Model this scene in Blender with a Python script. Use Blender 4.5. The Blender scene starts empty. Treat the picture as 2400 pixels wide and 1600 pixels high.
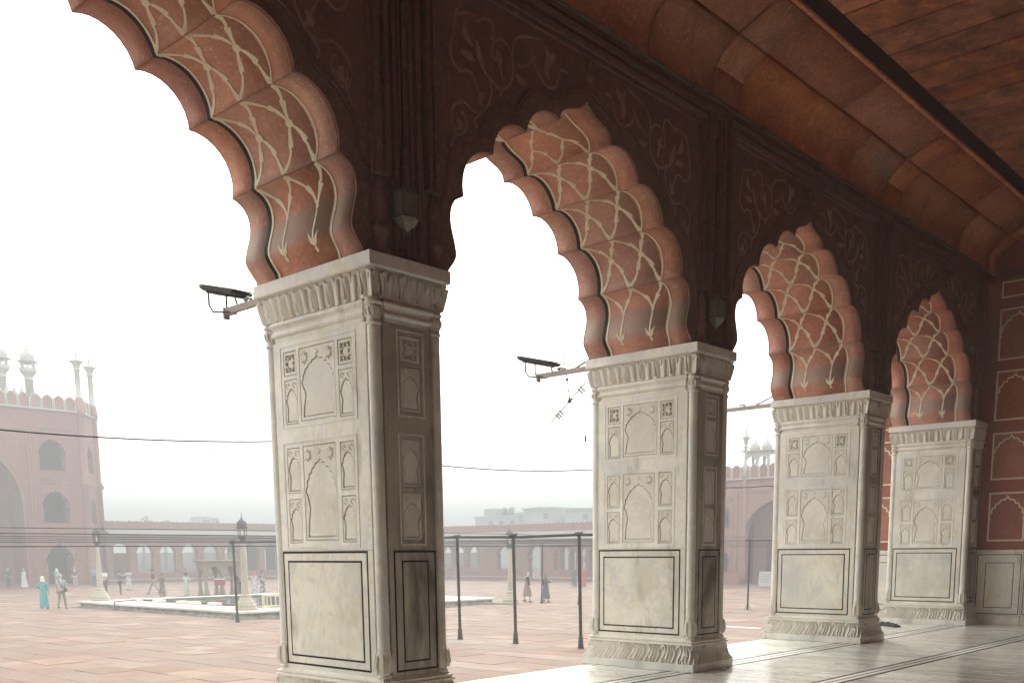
import bpy, bmesh, math, random
from mathutils import Vector, Matrix, noise
random.seed(7)
R = math.radians
SC = bpy.context.scene
COL = SC.collection

# ------------------------------------------------------------------ camera
SP = 5.231                      # pier spacing along the arcade (y)
ZC = -1.15                      # courtyard level below the marble floor
CAM = Vector((7.194, -5.859, 1.6))
def cam_rot(yaw, pitch, roll):
    y, p, r = R(yaw), R(pitch), R(roll)
    fw = Vector((-math.sin(y)*math.cos(p), math.cos(y)*math.cos(p), math.sin(p)))
    rt = Vector((math.cos(y), math.sin(y), 0)); up = rt.cross(fw)
    r2 = rt*math.cos(r) + up*math.sin(r); u2 = up*math.cos(r) - rt*math.sin(r)
    return Matrix((r2, u2, -fw)).transposed()
cd = bpy.data.cameras.new('camera'); cam = bpy.data.objects.new('camera', cd); COL.objects.link(cam)
cam.matrix_world = Matrix.Translation(CAM) @ cam_rot(41.742, -8.797, -0.411).to_4x4()
cd.sensor_width = 36.0; cd.lens = 2297.13/2400*36
cd.shift_x = -(1265.79-1200)/2400; cd.shift_y = (1648.27-800)/2400
cd.clip_start = 0.05; cd.clip_end = 3000
SC.camera = cam

# ------------------------------------------------------------------ world, sun, exposure
SUN_AZ, SUN_EL = 44.8, 42.0     # azimuth measured from +y towards -x
W = bpy.data.worlds.new("World"); SC.world = W; W.use_nodes = True
wn, wl = W.node_tree.nodes, W.node_tree.links; wn.clear()
sky = wn.new('ShaderNodeTexSky'); sky.sky_type = 'NISHITA'; sky.sun_disc = False
sky.sun_elevation = R(SUN_EL); sky.sun_rotation = R(-SUN_AZ)
sky.dust_density = 6.0; sky.air_density = 1.0; sky.ozone_density = 1.0; sky.altitude = 200
hsv = wn.new('ShaderNodeHueSaturation'); hsv.inputs['Saturation'].default_value = 0.30
bg = wn.new('ShaderNodeBackground'); bg.inputs['Strength'].default_value = 0.15
wo = wn.new('ShaderNodeOutputWorld')
tint = wn.new('ShaderNodeMix'); tint.data_type = 'RGBA'; tint.blend_type = 'MULTIPLY'; tint.inputs[0].default_value = 1; tint.inputs[7].default_value = (.985, 1., .955, 1)
wl.new(sky.outputs[0], hsv.inputs['Color']); wl.new(hsv.outputs[0], tint.inputs[6]); smog = wn.new('ShaderNodeMix'); smog.data_type = 'RGBA'; smog.inputs[0].default_value = .65; smog.inputs[7].default_value = (6.8, 6.9, 6.55, 1)   # smog evens the sky out
wl.new(tint.outputs[2], smog.inputs[6]); wl.new(smog.outputs[2], bg.inputs[0]); wl.new(bg.outputs[0], wo.inputs[0])
sd = bpy.data.lights.new('sun', 'SUN'); sd.energy = 0.5; sd.angle = R(12); sd.color = (1, .95, .87)
so = bpy.data.objects.new('sun', sd); COL.objects.link(so)
sdir = Vector((-math.sin(R(SUN_AZ))*math.cos(R(SUN_EL)), math.cos(R(SUN_AZ))*math.cos(R(SUN_EL)), math.sin(R(SUN_EL))))
so.rotation_euler = sdir.to_track_quat('Z', 'Y').to_euler(); so.location = (-20, 20, 60)
vs = SC.view_settings; vs.view_transform = 'Standard'; vs.look = 'None'; vs.gamma = 1; vs.use_curve_mapping = False
vs.exposure = 1.92
SC.render.engine = 'CYCLES'
cy = SC.cycles; cy.use_denoising = True; cy.max_bounces = 10; cy.diffuse_bounces = 7; cy.glossy_bounces = 4
cy.volume_bounces = 2; cy.use_adaptive_sampling = True; cy.adaptive_threshold = 0.01
cy.caustics_reflective = False; cy.caustics_refractive = False; cy.sample_clamp_indirect = 8

# ------------------------------------------------------------------ materials
def mat(name, build, rough=.7, spec=.3, metal=0.):
    m = bpy.data.materials.new(name); m.use_nodes = True
    n, l = m.node_tree.nodes, m.node_tree.links
    b = n['Principled BSDF']; b.inputs['Roughness'].default_value = rough
    b.inputs['Specular IOR Level'].default_value = spec; b.inputs['Metallic'].default_value = metal
    if isinstance(build, tuple): b.inputs['Base Color'].default_value = (*build, 1)
    else: build(N(m))
    return m
class N:
    """small wrapper to wire shader nodes"""
    def __init__(s, m): s.t = m.node_tree; s.b = s.t.nodes['Principled BSDF']; s._pos = None
    def new(s, t, **k):
        x = s.t.nodes.new('ShaderNode'+t)
        for a, v in k.items(): setattr(x, a, v)
        return x
    def ln(s, a, b): s.t.links.new(a, b)
    @property
    def pos(s):
        if not s._pos:
            s._pos = s.new('NewGeometry')
        return s._pos.outputs['Position']
    def rnd(s):
        if not s._pos: s.pos
        o = s.new('ObjectInfo').outputs['Random']
        a = s.new('Math', operation='ADD'); s.ln(o, a.inputs[0]); s.ln(s._pos.outputs['Random Per Island'], a.inputs[1])
        f = s.new('Math', operation='FRACT'); s.ln(a.outputs[0], f.inputs[0]); return f.outputs[0]
    def orig(s):
        """position shifted by a random amount per stone, so veins do not run across joints"""
        r = s.rnd(); m = s.new('Math', operation='MULTIPLY'); s.ln(r, m.inputs[0]); m.inputs[1].default_value = 37.
        c = s.new('CombineXYZ'); s.ln(m.outputs[0], c.inputs[0]); s.ln(m.outputs[0], c.inputs[2])
        v = s.new('VectorMath', operation='ADD'); s.ln(s.pos, v.inputs[0]); s.ln(c.outputs[0], v.inputs[1]); return v.outputs[0]
    def noise(s, scale, detail=5, rough=.6, dist=0, vec=None, sc=None):
        x = s.new('TexNoise'); x.inputs['Scale'].default_value = scale; x.inputs['Detail'].default_value = detail
        x.inputs['Roughness'].default_value = rough; x.inputs['Distortion'].default_value = dist
        v = vec or s.pos
        if sc:
            mp = s.new('Mapping'); mp.inputs['Scale'].default_value = sc; s.ln(v, mp.inputs[0]); v = mp.outputs[0]
        s.ln(v, x.inputs['Vector']); return x.outputs['Fac']
    def ramp(s, fac, stops, interp='LINEAR'):
        r = s.new('ValToRGB'); e = r.color_ramp.elements; r.color_ramp.interpolation = interp
        while len(e) < len(stops): e.new(.5)
        for i, (p, c) in enumerate(stops):
            e[i].position = p; e[i].color = (*c, 1) if isinstance(c, tuple) else (c, c, c, 1)
        s.ln(fac, r.inputs[0]); return r.outputs[0]
    def mix(s, fac, a, b, mode='MIX'):
        m = s.new('Mix', data_type='RGBA', blend_type=mode)
        for v, i in ((fac, 0), (a, 6), (b, 7)):
            if hasattr(v, 'links'): s.ln(v, m.inputs[i])
            else: m.inputs[i].default_value = (*v, 1) if isinstance(v, tuple) else v
        return m.outputs[2]
    def math(s, op, a, b=0.):
        m = s.new('Math', operation=op)
        for i, v in enumerate((a, b)):
            if hasattr(v, 'links'): s.ln(v, m.inputs[i])
            else: m.inputs[i].default_value = v
        return m.outputs[0]
    def sep(s, v=None):
        x = s.new('SeparateXYZ'); s.ln(v or s.pos, x.inputs[0]); return x.outputs
    def vary(s, c, hue=.02, sat=.3, val=.4):
        h = s.new('HueSaturation'); r = s.rnd()
        mr = lambda lo, hi, x: (lambda m: (s.ln(x, m.inputs[0]), m.inputs.__getitem__(3).__setattr__('default_value', lo), m.inputs.__getitem__(4).__setattr__('default_value', hi), m.outputs[0])[-1])(s.new('MapRange'))
        r2 = s.math('FRACT', s.math('MULTIPLY', r, 7.31)); r3 = s.math('FRACT', s.math('MULTIPLY', r, 13.7))
        s.ln(mr(.5-hue, .5+hue, r2), h.inputs['Hue']); s.ln(mr(1-sat, 1+sat*.6, r3), h.inputs['Saturation']); s.ln(mr(1-val, 1+val, r), h.inputs['Value'])
        s.ln(c, h.inputs['Color']); return h.outputs[0]
    def col(s, c): s.ln(c, s.b.inputs['Base Color'])
    def rough(s, c): s.ln(c, s.b.inputs['Roughness'])
    def bump(s, h, strength=.4, dist=.01):
        b = s.new('Bump'); b.inputs['Strength'].default_value = strength; b.inputs['Distance'].default_value = dist
        s.ln(h, b.inputs['Height']); s.ln(b.outputs[0], s.b.inputs['Normal'])

def b_marble(warm=(.86, .83, .75), grey=(.58, .585, .57), stain=(.66, .57, .38), dirt=(.27, .23, .16), grime=.585):
    def f(n):
        v = n.orig()
        veins = n.noise(1.5, 9, .60, .9, v, (1, 1, .6)); clouds = n.noise(1.1, 4, .5, .6, v)
        c = n.mix(n.ramp(veins, [(.47, 0.), (.50, .38), (.53, 0.)]), warm, grey)
        c = n.mix(n.ramp(clouds, [(.46, 0.), (.70, .75)]), c, grey)
        fine = n.noise(7, 8, .7, 1.2, v, (1, 1, .6))
        c = n.mix(n.ramp(fine, [(.50, 0.), (.66, .5)]), c, grey)
        st = n.noise(1.7, 6, .6, .8)
        c = n.mix(n.ramp(st, [(.50, 0.), (.70, .55)]), c, stain)
        d = n.noise(1.3, 7, .65, .5, None, (1.5, 1.5, .45))
        c = n.mix(n.ramp(d, [(grime, 0.), (grime+.16, .8)]), c, dirt)
        sp = n.noise(45, 3, .6)
        c = n.mix(n.ramp(sp, [(.68, 0.), (.76, .28)]), c, dirt)
        n.col(c); n.rough(n.ramp(d, [(.3, .32), (.7, .6)])); n.bump(n.noise(60, 4, .6), .12, .004)
    return f
M = {}
M['marble'] = mat('weathered_white_marble', b_marble(), .38, .4)
M['marble_carved'] = mat('carved_white_marble', b_marble((.80, .765, .68), (.64, .62, .58), (.56, .49, .36), (.32, .27, .19), .66), .45, .35)
M['marble_dado'] = mat('veined_marble_slab', b_marble((.81, .77, .66), (.52, .52, .50), (.64, .55, .37), (.28, .24, .17), .60), .32, .45)
M['marble_grimy_shade'] = mat('grimy_marble_shade_toned', b_marble((.52, .475, .375), (.38, .36, .31), (.34, .265, .155), (.09, .07, .045), .49), .45, .35)  # real grime, with hall-side shade also put into the darker base colour
def b_floor(n):
    v = n.orig()
    st = n.noise(1.0, 8, .66, .7, v, (.55, 9, 1)); cl = n.noise(.8, 4, .5, .3, v)
    c = n.mix(n.ramp(st, [(.49, 0.), (.58, .55), (.68, .8), (.80, .25)]), (.88, .86, .79), (.40, .395, .375))
    c = n.mix(n.ramp(n.noise(1.3, 7, .6, 1.6, v, (.8, 5, 1)), [(.475, 0.), (.5, .95), (.525, 0.)]), c, (.10, .095, .085))
    c = n.mix(n.ramp(cl, [(.48, 0.), (.75, .4)]), c, (.80, .74, .56))
    c = n.vary(c, .004, .25, .12)
    n.col(c); n.rough(n.ramp(n.noise(2.2, 6, .6), [(.3, .12), (.7, .24)])); n.bump(n.noise(3, 3, .5), .05, .01)
M['floor'] = mat('polished_floor_marble', b_floor, .2, .42)
M['floor_white'] = mat('floor_white_band', b_marble((.78, .76, .70), (.6, .6, .58), (.6, .5, .34), (.35, .3, .22), .66), .22, .5)
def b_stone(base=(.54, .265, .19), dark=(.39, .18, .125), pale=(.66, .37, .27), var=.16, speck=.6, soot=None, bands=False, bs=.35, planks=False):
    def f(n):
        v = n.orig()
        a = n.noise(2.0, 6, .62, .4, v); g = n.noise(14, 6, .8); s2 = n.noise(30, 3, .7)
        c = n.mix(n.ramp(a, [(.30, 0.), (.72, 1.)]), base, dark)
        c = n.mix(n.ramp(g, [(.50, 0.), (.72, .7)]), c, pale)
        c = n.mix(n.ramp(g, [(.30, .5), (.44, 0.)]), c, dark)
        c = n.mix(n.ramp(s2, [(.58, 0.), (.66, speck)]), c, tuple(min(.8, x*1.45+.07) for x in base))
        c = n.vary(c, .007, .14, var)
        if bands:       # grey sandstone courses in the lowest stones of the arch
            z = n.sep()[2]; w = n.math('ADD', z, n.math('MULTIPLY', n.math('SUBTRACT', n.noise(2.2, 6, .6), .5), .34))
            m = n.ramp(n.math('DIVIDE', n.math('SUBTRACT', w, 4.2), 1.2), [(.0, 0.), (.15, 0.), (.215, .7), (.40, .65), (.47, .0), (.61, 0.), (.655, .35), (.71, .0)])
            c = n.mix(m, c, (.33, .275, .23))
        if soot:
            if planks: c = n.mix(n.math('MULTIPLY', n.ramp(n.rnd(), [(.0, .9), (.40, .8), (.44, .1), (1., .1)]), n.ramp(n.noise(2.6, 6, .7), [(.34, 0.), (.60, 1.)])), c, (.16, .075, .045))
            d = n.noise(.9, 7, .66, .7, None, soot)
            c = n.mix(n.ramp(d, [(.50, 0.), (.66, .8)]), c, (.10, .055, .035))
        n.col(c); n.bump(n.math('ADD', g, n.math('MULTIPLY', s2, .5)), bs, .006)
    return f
M['stone'] = mat('red_sandstone', b_stone(bands=True), .78, .25)
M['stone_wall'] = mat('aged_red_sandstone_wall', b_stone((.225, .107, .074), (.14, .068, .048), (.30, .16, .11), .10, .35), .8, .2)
M['stone_cove'] = mat('cove_sandstone', b_stone((.60, .21, .10), (.34, .118, .058), (.76, .40, .22), .20, .8, None, False, .9), .8, .2)
M['stone_plank'] = mat('ceiling_sandstone', b_stone((.64, .185, .085), (.44, .125, .058), (.72, .31, .17), .16, .6, (1.6, 1.6, 1), False, .8, planks=True), .8, .2)
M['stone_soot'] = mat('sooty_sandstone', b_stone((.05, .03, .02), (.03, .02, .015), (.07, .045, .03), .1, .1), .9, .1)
M['stone_panel'] = mat('end_wall_sandstone', b_stone((.40, .135, .085), (.30, .10, .062), (.50, .21, .135), .14, .4), .75, .25)
M['inlay_white'] = mat('cream_marble_inlay', lambda n: (n.col(n.mix(n.noise(9, 5, .6), (.80, .72, .55), (.66, .57, .41)))), .55, .3)
M['inlay_dim'] = mat('faded_painted_inlay', lambda n: (n.col(n.mix(n.ramp(n.noise(3.5, 6, .65), [(.35, 0.), (.65, 1.)]), (.42, .285, .21), (.27, .165, .12)))), .75, .2)
M['inlay_black'] = mat('black_marble_inlay', lambda n: (n.col(n.mix(n.noise(14, 5, .6), (.008, .007, .008), (.03, .027, .024)))), .6, .12)
M['pave'] = mat('courtyard_sandstone', lambda n: (lambda v: (
    n.col(n.mix(n.ramp(n.noise(.5, 6, .65, .4), [(.42, 0.), (.72, .5)]),
        n.vary(n.mix(n.ramp(n.noise(1.5, 6, .6, .5, v), [(.3, 0.), (.7, 1.)]), n.mix(n.ramp(n.rnd(), [(0, 0.), (.80, 0.), (.9, 1.)]), (.215, .130, .095), (.255, .185, .138)), (.17, .105, .077)), .010, .2, .15), (.19, .135, .105))),
    n.bump(n.noise(5, 6, .7), .4, .02)))(n.orig()), .75, .25)
M['pave_joint'] = mat('courtyard_joint_dirt', lambda n: n.col(n.mix(n.noise(3, 5, .6), (.10, .07, .055), (.15, .105, .08))), .9, .1)
M['gate_stone'] = mat('gate_red_sandstone', b_stone((.30, .15, .128), (.22, .11, .094), (.38, .21, .18), .08, .15), .85, .15)
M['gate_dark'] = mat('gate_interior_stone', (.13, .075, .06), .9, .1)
M['white_stone'] = mat('gate_white_marble', lambda n: n.col(n.mix(n.noise(3, 5, .6), (.50, .485, .46), (.36, .35, .33))), .6, .3)
M['black_metal'] = mat('black_painted_steel', lambda n: (n.col(n.mix(n.noise(12, 5, .6), (.018, .017, .017), (.05, .04, .035)))), .5, .4, .3)
M['grey_metal'] = mat('galvanised_steel', lambda n: (n.col(n.mix(n.noise(8, 5, .6), (.36, .35, .33), (.22, .20, .18)))), .45, .5, .6)
M['rust_metal'] = mat('dusty_painted_steel', lambda n: (n.col(n.mix(n.noise(11, 5, .6), (.45, .40, .36), (.30, .24, .20)))), .6, .3)
M['lamp_metal'] = mat('verdigris_lamp_metal', (.075, .08, .075), .55, .4, .4)
M['lamp_stone'] = mat('cream_lamp_stone', lambda n: n.col(n.mix(n.noise(4, 6, .65), (.50, .45, .36), (.34, .30, .24))), .7, .25)
M['plat_top'] = mat('pale_platform_marble', lambda n: n.col(n.vary(n.mix(n.noise(1.2, 6, .6), (.70, .67, .60), (.52, .49, .43)), .005, .1, .1)), .35, .4)
M['plat_side'] = mat('stained_platform_marble', lambda n: n.col(n.mix(n.ramp(n.noise(2.2, 7, .7), [(.35, 0.), (.65, 1.)]), (.48, .46, .40), (.16, .155, .13))), .6, .3)
M['water'] = mat('pool_water', (.035, .05, .05), .03, .5)
M['lattice'] = mat('grey_stone_lattice', (.26, .25, .23), .8, .2)
M['kiosk'] = mat('brown_kiosk_stone', lambda n: n.col(n.mix(n.noise(4, 6, .6), (.31, .26, .21), (.20, .165, .13))), .8, .2)
M['sign_red'] = mat('red_sign_board', (.28, .05, .04), .6, .3)
M['sign_white'] = mat('white_sign_board', (.78, .77, .74), .6, .3)
M['rail'] = mat('cream_railing_paint', (.62, .56, .38), .6, .3)
M['glass'] = mat('dusty_lantern_glass', lambda n: n.col(n.mix(n.noise(7, 5, .6), (.15, .135, .105), (.24, .21, .16))), .3, .5)
M['brass'] = mat('tarnished_brass', lambda n: n.col(n.mix(n.noise(30, 5, .6), (.20, .17, .11), (.10, .085, .055))), .5, .5, .5)
M['cable'] = mat('black_cable', (.012, .012, .012), .6, .3)
M['concrete'] = mat('pale_concrete', lambda n: n.col(n.mix(n.noise(.3, 5, .6), (.36, .39, .39), (.27, .30, .30))), .8, .2)
M['window_dark'] = mat('far_window_glass', (.06, .07, .08), .3, .5)
M['leaf'] = mat('hazy_tree_leaf', lambda n: n.col(n.vary(n.mix(.5, (.06, .09, .035), (.08, .11, .04)), .02, .2, .4)), .7, .2)
M['bark'] = mat('tree_bark', (.12, .09, .06), .9, .1)
M['rag'] = mat('dark_rag_cloth', lambda n: n.col(n.mix(n.noise(14, 5, .6), (.03, .03, .035), (.10, .09, .08))), .9, .1)
M['skin'] = mat('skin', (.36, .20, .13), .6, .3); M['skin_fair'] = mat('fair_skin', (.58, .38, .29), .6, .3)
M['hair'] = mat('dark_hair', (.018, .014, .012), .6, .3); M['hair_grey'] = mat('grey_hair', (.42, .41, .39), .7, .2)
_cl = {}
def cloth(c, pattern=None):
    k = (c, pattern)
    if k not in _cl:
        if pattern:
            b = lambda n: n.col(n.mix(n.ramp(n.noise(9, 2, .4), [(.50, 0.), (.54, 1.)], 'LINEAR'), c, pattern))
        else:
            b = lambda n: n.col(n.mix(n.noise(5, 4, .6), c, tuple(x*.8 for x in c)))
        _cl[k] = mat('cloth', b, .85, .15)
    return _cl[k]

# ------------------------------------------------------------------ builders
def tag(o, label=None, cat=None, group=None, kind=None):
    if label: o['label'] = label
    if cat: o['category'] = cat
    if group: o['group'] = group
    if kind: o['kind'] = kind
    return o
def link(o, parent=None):
    COL.objects.link(o)
    if parent: o.parent = parent
    return o
def empty(name, loc=(0, 0, 0), rz=0., **k):
    o = bpy.data.objects.new(name, None); o.location = loc; o.rotation_euler = (0, 0, rz); o.empty_display_size = .2
    link(o); return tag(o, **k)
def copy_tree(o, parent=None):
    c = o.copy(); link(c, parent)
    for ch in o.children: copy_tree(ch, c)
    return c
class MB:
    def __init__(s): s.v = []; s.f = []; s.sm = []
    def add(s, vs, fs, smooth=False):
        n = len(s.v); s.v += [tuple(p) for p in vs]
        for f in fs: s.f.append([i+n for i in f]); s.sm.append(smooth)
        return s
    def box(s, x0, x1, y0, y1, z0, z1, b=0., bevel_all=False):
        if b <= 0:
            vs = [(x, y, z) for z in (z0, z1) for y in (y0, y1) for x in (x0, x1)]
            return s.add(vs, [(0, 2, 3, 1), (4, 5, 7, 6), (0, 1, 5, 4), (2, 6, 7, 3), (0, 4, 6, 2), (1, 3, 7, 5)])
        # chamfered box (24 verts)
        vs = []; idx = {}
        for i, x in enumerate((x0, x1)):
            for j, y in enumerate((y0, y1)):
                for k, z in enumerate((z0, z1)):
                    sx, sy, sz = (1, -1)[i]*b, (1, -1)[j]*b, (1, -1)[k]*b
                    for a, p in enumerate(((x, y+sy, z+sz), (x+sx, y, z+sz), (x+sx, y+sy, z))):
                        idx[i, j, k, a] = len(vs); vs.append(p)
        q = []
        for i in (0, 1): q.append([idx[i, j, k, 0] for j, k in ((0, 0), (1, 0), (1, 1), (0, 1))][::(1 if i else -1)])
        for j in (0, 1): q.append([idx[i, j, k, 1] for i, k in ((0, 0), (1, 0), (1, 1), (0, 1))][::(-1 if j else 1)])
        for k in (0, 1): q.append([idx[i, j, k, 2] for i, j in ((0, 0), (1, 0), (1, 1), (0, 1))][::(1 if k else -1)])
        for i in (0, 1):
            for j in (0, 1): q.append([idx[i, j, 0, 0], idx[i, j, 1, 0], idx[i, j, 1, 1], idx[i, j, 0, 1]][::(1 if i != j else -1)])
            for k in (0, 1): q.append([idx[i, 0, k, 0], idx[i, 1, k, 0], idx[i, 1, k, 2], idx[i, 0, k, 2]][::(-1 if i != k else 1)])
        for j in (0, 1):
            for k in (0, 1): q.append([idx[0, j, k, 1], idx[1, j, k, 1], idx[1, j, k, 2], idx[0, j, k, 2]][::(1 if j != k else -1)])
        for i in (0, 1):
            for j in (0, 1):
                for k in (0, 1): q.append([idx[i, j, k, a] for a in range(3)][::(1 if (i+j+k) % 2 else -1)])
        return s.add(vs, q)
    def tube(s, pts, r, seg=6, cap=True, smooth=True):
        pts = [Vector(p) for p in pts]; rs = r if isinstance(r, (list, tuple)) else [r]*len(pts)
        rings = []; t0 = None
        for i, p in enumerate(pts):
            t = (pts[min(i+1, len(pts)-1)]-pts[max(i-1, 0)]).normalized()
            if t0 is None:
                u = t.cross(Vector((0, 0, 1)) if abs(t.z) < .95 else Vector((1, 0, 0))).normalized()
            else: u = (u - t*u.dot(t)).normalized()
            t0 = t; w = t.cross(u)
            rings.append([p+(u*math.cos(a)+w*math.sin(a))*rs[i] for a in [2*math.pi*k/seg for k in range(seg)]])
        vs = [v for q in rings for v in q]; fs = []
        for i in range(len(pts)-1):
            for k in range(seg):
                a, b = i*seg+k, i*seg+(k+1) % seg; fs.append((a, b, b+seg, a+seg))
        s.add(vs, fs, smooth)
        if cap: s.add(rings[0], [list(range(seg))[::-1]]); s.add(rings[-1], [list(range(seg))])
        return s
    def lathe(s, prof, c=(0, 0, 0), seg=12, smooth=True, sx=1., sy=1., ang=0.):
        vs = []; fs = []
        for r, z in prof:
            vs += [(c[0]+r*sx*math.cos(a+ang), c[1]+r*sy*math.sin(a+ang), c[2]+z) for a in [2*math.pi*k/seg for k in range(seg)]]
        for i in range(len(prof)-1):
            for k in range(seg):
                a, b = i*seg+k, i*seg+(k+1) % seg; fs.append((a, b, b+seg, a+seg))
        fs.append(list(range(seg))[::-1]); fs.append([len(vs)-seg+k for k in range(seg)])
        return s.add(vs, fs, smooth)
    def rect_loft(s, x0, x1, y0, y1, prof, cap=True):
        """moulding round a rectangle: prof = [(offset, z)]"""
        vs = []; fs = []
        for o, z in prof: vs += [(x0-o, y0-o, z), (x1+o, y0-o, z), (x1+o, y1+o, z), (x0-o, y1+o, z)]
        for i in range(len(prof)-1):
            for k in range(4):
                a, b = i*4+k, i*4+(k+1) % 4; fs.append((a, b, b+4, a+4))
        if cap: fs += [(3, 2, 1, 0), tuple(len(vs)-4+k for k in range(4))]
        return s.add(vs, fs)
    def mesh(s, mtx=None, fn=None):
        me = bpy.data.meshes.new('mesh'); vs = s.v
        if mtx: vs = [mtx @ Vector(p) for p in vs]
        if fn: vs = [fn(*p) for p in vs]
        me.from_pydata(vs, [], s.f); me.polygons.foreach_set('use_smooth', s.sm); me.update(); return me
    def build(s, name, m, parent=None, mtx=None, fn=None, **k):
        me = s.mesh(mtx, fn); me.materials.append(m); o = bpy.data.objects.new(name, me); link(o, parent); me.name = name
        return tag(o, **k)
def mobj(name, me, m, parent=None, **k):
    if not me.materials: me.materials.append(m)
    o = bpy.data.objects.new(name, me); link(o, parent); return tag(o, **k)
def plate(outlines, t, bevel=0., c0=0.):
    """flat plate with holes: outlines in (a,b), thickness c0..c0+t; returns MB"""
    cu = bpy.data.curves.new('plate', 'CURVE'); cu.dimensions = '2D'; cu.fill_mode = 'BOTH'
    cu.extrude = t/2-bevel
    if bevel: cu.bevel_depth = bevel; cu.bevel_resolution = 0; cu.offset = -bevel
    for pl in outlines:
        sp = cu.splines.new('POLY'); sp.points.add(len(pl)-1); sp.use_cyclic_u = True
        for p, q in zip(sp.points, pl): p.co = (q[0], q[1], 0, 1)
    ob = bpy.data.objects.new('plate', cu); me = bpy.data.meshes.new_from_object(ob)
    mb = MB(); mb.add([(v.co.x, v.co.y, v.co.z+t/2+c0) for v in me.vertices], [list(p.vertices) for p in me.polygons])
    bpy.data.objects.remove(ob); bpy.data.curves.remove(cu); bpy.data.meshes.remove(me); return mb
def rect(x0, x1, y0, y1): return [(x0, y0), (x1, y0), (x1, y1), (x0, y1)]
def basis(ax, ay, az, o=(0, 0, 0)):
    m = Matrix((Vector(ax), Vector(ay), Vector(az))).transposed().to_4x4(); m.translation = Vector(o); return m
def foil_arch(cx, z0, w, h, foils=9, waist=.0, seg=5, spring=.45):
    """pointed multifoil arch outline (closed), base at z0"""
    pts = [(cx-w/2, z0)]
    if waist: pts += [(cx-w/2+waist*w*.3, z0+h*spring*.35), (cx-w/2+waist*w, z0+h*spring*.7)]
    pts.append((cx-w/2, z0+h*spring))
    zs = z0+h*spring; a = w/2; hh = h*(1-spring)
    def base(t):     # t 0..1 over the whole arch
        th = math.pi*(1-t); x = a*math.cos(th); k = abs(math.cos(th))
        y = hh*(.82*math.sin(th)**.85 + .18*(1-k)**2.2)
        return Vector((cx+x, zs+y))
    for i in range(foils):
        p, q = base(i/foils), base((i+1)/foils); d = q-p; nrm = Vector((-d.y, d.x)).normalized()
        if i == foils//2 and foils % 2:
            top = base(.5)+Vector((0, hh*.05))
            for t in (.25, .5): pts.append(tuple(p.lerp(top, t)+nrm*d.length*.08))
            pts.append(tuple(top))
            for t in (.5, .75): pts.append(tuple(top.lerp(q, t)+nrm*d.length*.08))
            pts.append(tuple(q)); continue
        for j in range(1, seg+1):
            t = j/seg; pts.append(tuple(p.lerp(q, t)+nrm*d.length*.30*math.sin(math.pi*t)))
    pts[-1] = (cx+w/2, zs)
    if waist: pts += [(cx+w/2-waist*w, z0+h*spring*.7), (cx+w/2-waist*w*.3, z0+h*spring*.35)]
    pts.append((cx+w/2, z0)); return pts
def ribbon(mb, pts, widths, thick, fn):
    """raised strip; pts in a 2D chart, fn(a,b,h) -> world"""
    n = len(pts); vs = []; fs = []
    for i, p in enumerate(pts):
        a, b = pts[max(i-1, 0)], pts[min(i+1, n-1)]; dx, dy = b[0]-a[0], b[1]-a[1]; l = math.hypot(dx, dy) or 1
        w = widths[i] if isinstance(widths, (list, tuple)) else widths
        nx, ny = -dy/l*w/2, dx/l*w/2
        vs += [fn(p[0]+nx, p[1]+ny, -.004), fn(p[0]+nx*.85, p[1]+ny*.85, thick), fn(p[0]-nx*.85, p[1]-ny*.85, thick), fn(p[0]-nx, p[1]-ny, -.004)]
    for i in range(n-1):
        a = i*4
        fs += [(a, a+1, a+5, a+4), (a+1, a+2, a+6, a+5), (a+2, a+3, a+7, a+6)]
    fs += [(3, 2, 1, 0), (n*4-4, n*4-3, n*4-2, n*4-1)]
    mb.add(vs, fs)
def smooth_path(p, k=4):
    out = []
    P = [p[0]]+list(p)+[p[-1]]
    for i in range(1, len(P)-2):
        for j in range(k):
            t = j/k; a, b, c, d = [Vector(P[i+q]) for q in (-1, 0, 1, 2)]
            out.append(tuple(.5*((2*b)+(c-a)*t+(2*a-5*b+4*c-d)*t*t+(3*b-a-3*c+d)*t**3)))
    out.append(tuple(p[-1])); return out

# ------------------------------------------------------------------ setting: courtyard ground
g = MB(); g.box(-560, 560, -560, 560, ZC-.9, ZC-.05)
ground = g.build('ground', M['pave_joint'], kind='structure')
def visible_wedge(x, y):
    d = Vector((x-CAM.x, y-CAM.y)); a = math.degrees(math.atan2(-d.x, d.y)); r = d.length
    # through the first and second arch, beyond the marble edge
    return (56 < a < 72 and r > 17) or (39 < a < 47.5 and r > 11.5), r
pav = tag(MB().box(-89, -1.7, -22, 66, ZC-.045, ZC-.03).build('courtyard_paving_bed', M['pave_joint']), kind='structure')
slabs = []; y = -20.
rng = random.Random(3)
while y < 64.5:
    h = rng.uniform(.78, 1.02); x = -1.75-rng.uniform(0, .6)
    if y+h > 64.9: h = 64.9-y
    while x > -86.5:
        l = rng.uniform(1.0, 1.7)
        if not (x-l < -29.9 and x > -46.3 and y+h > 16.9 and y < 32.3):
            slabs.append((x-l, x, y, y+h))
        x -= l
    y += h
vis = sorted([(visible_wedge((s[0]+s[1])/2, (s[2]+s[3])/2), s) for s in slabs], key=lambda q: (not q[0][0], q[0][1]))
rest = MB(); shared = {}
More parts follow.
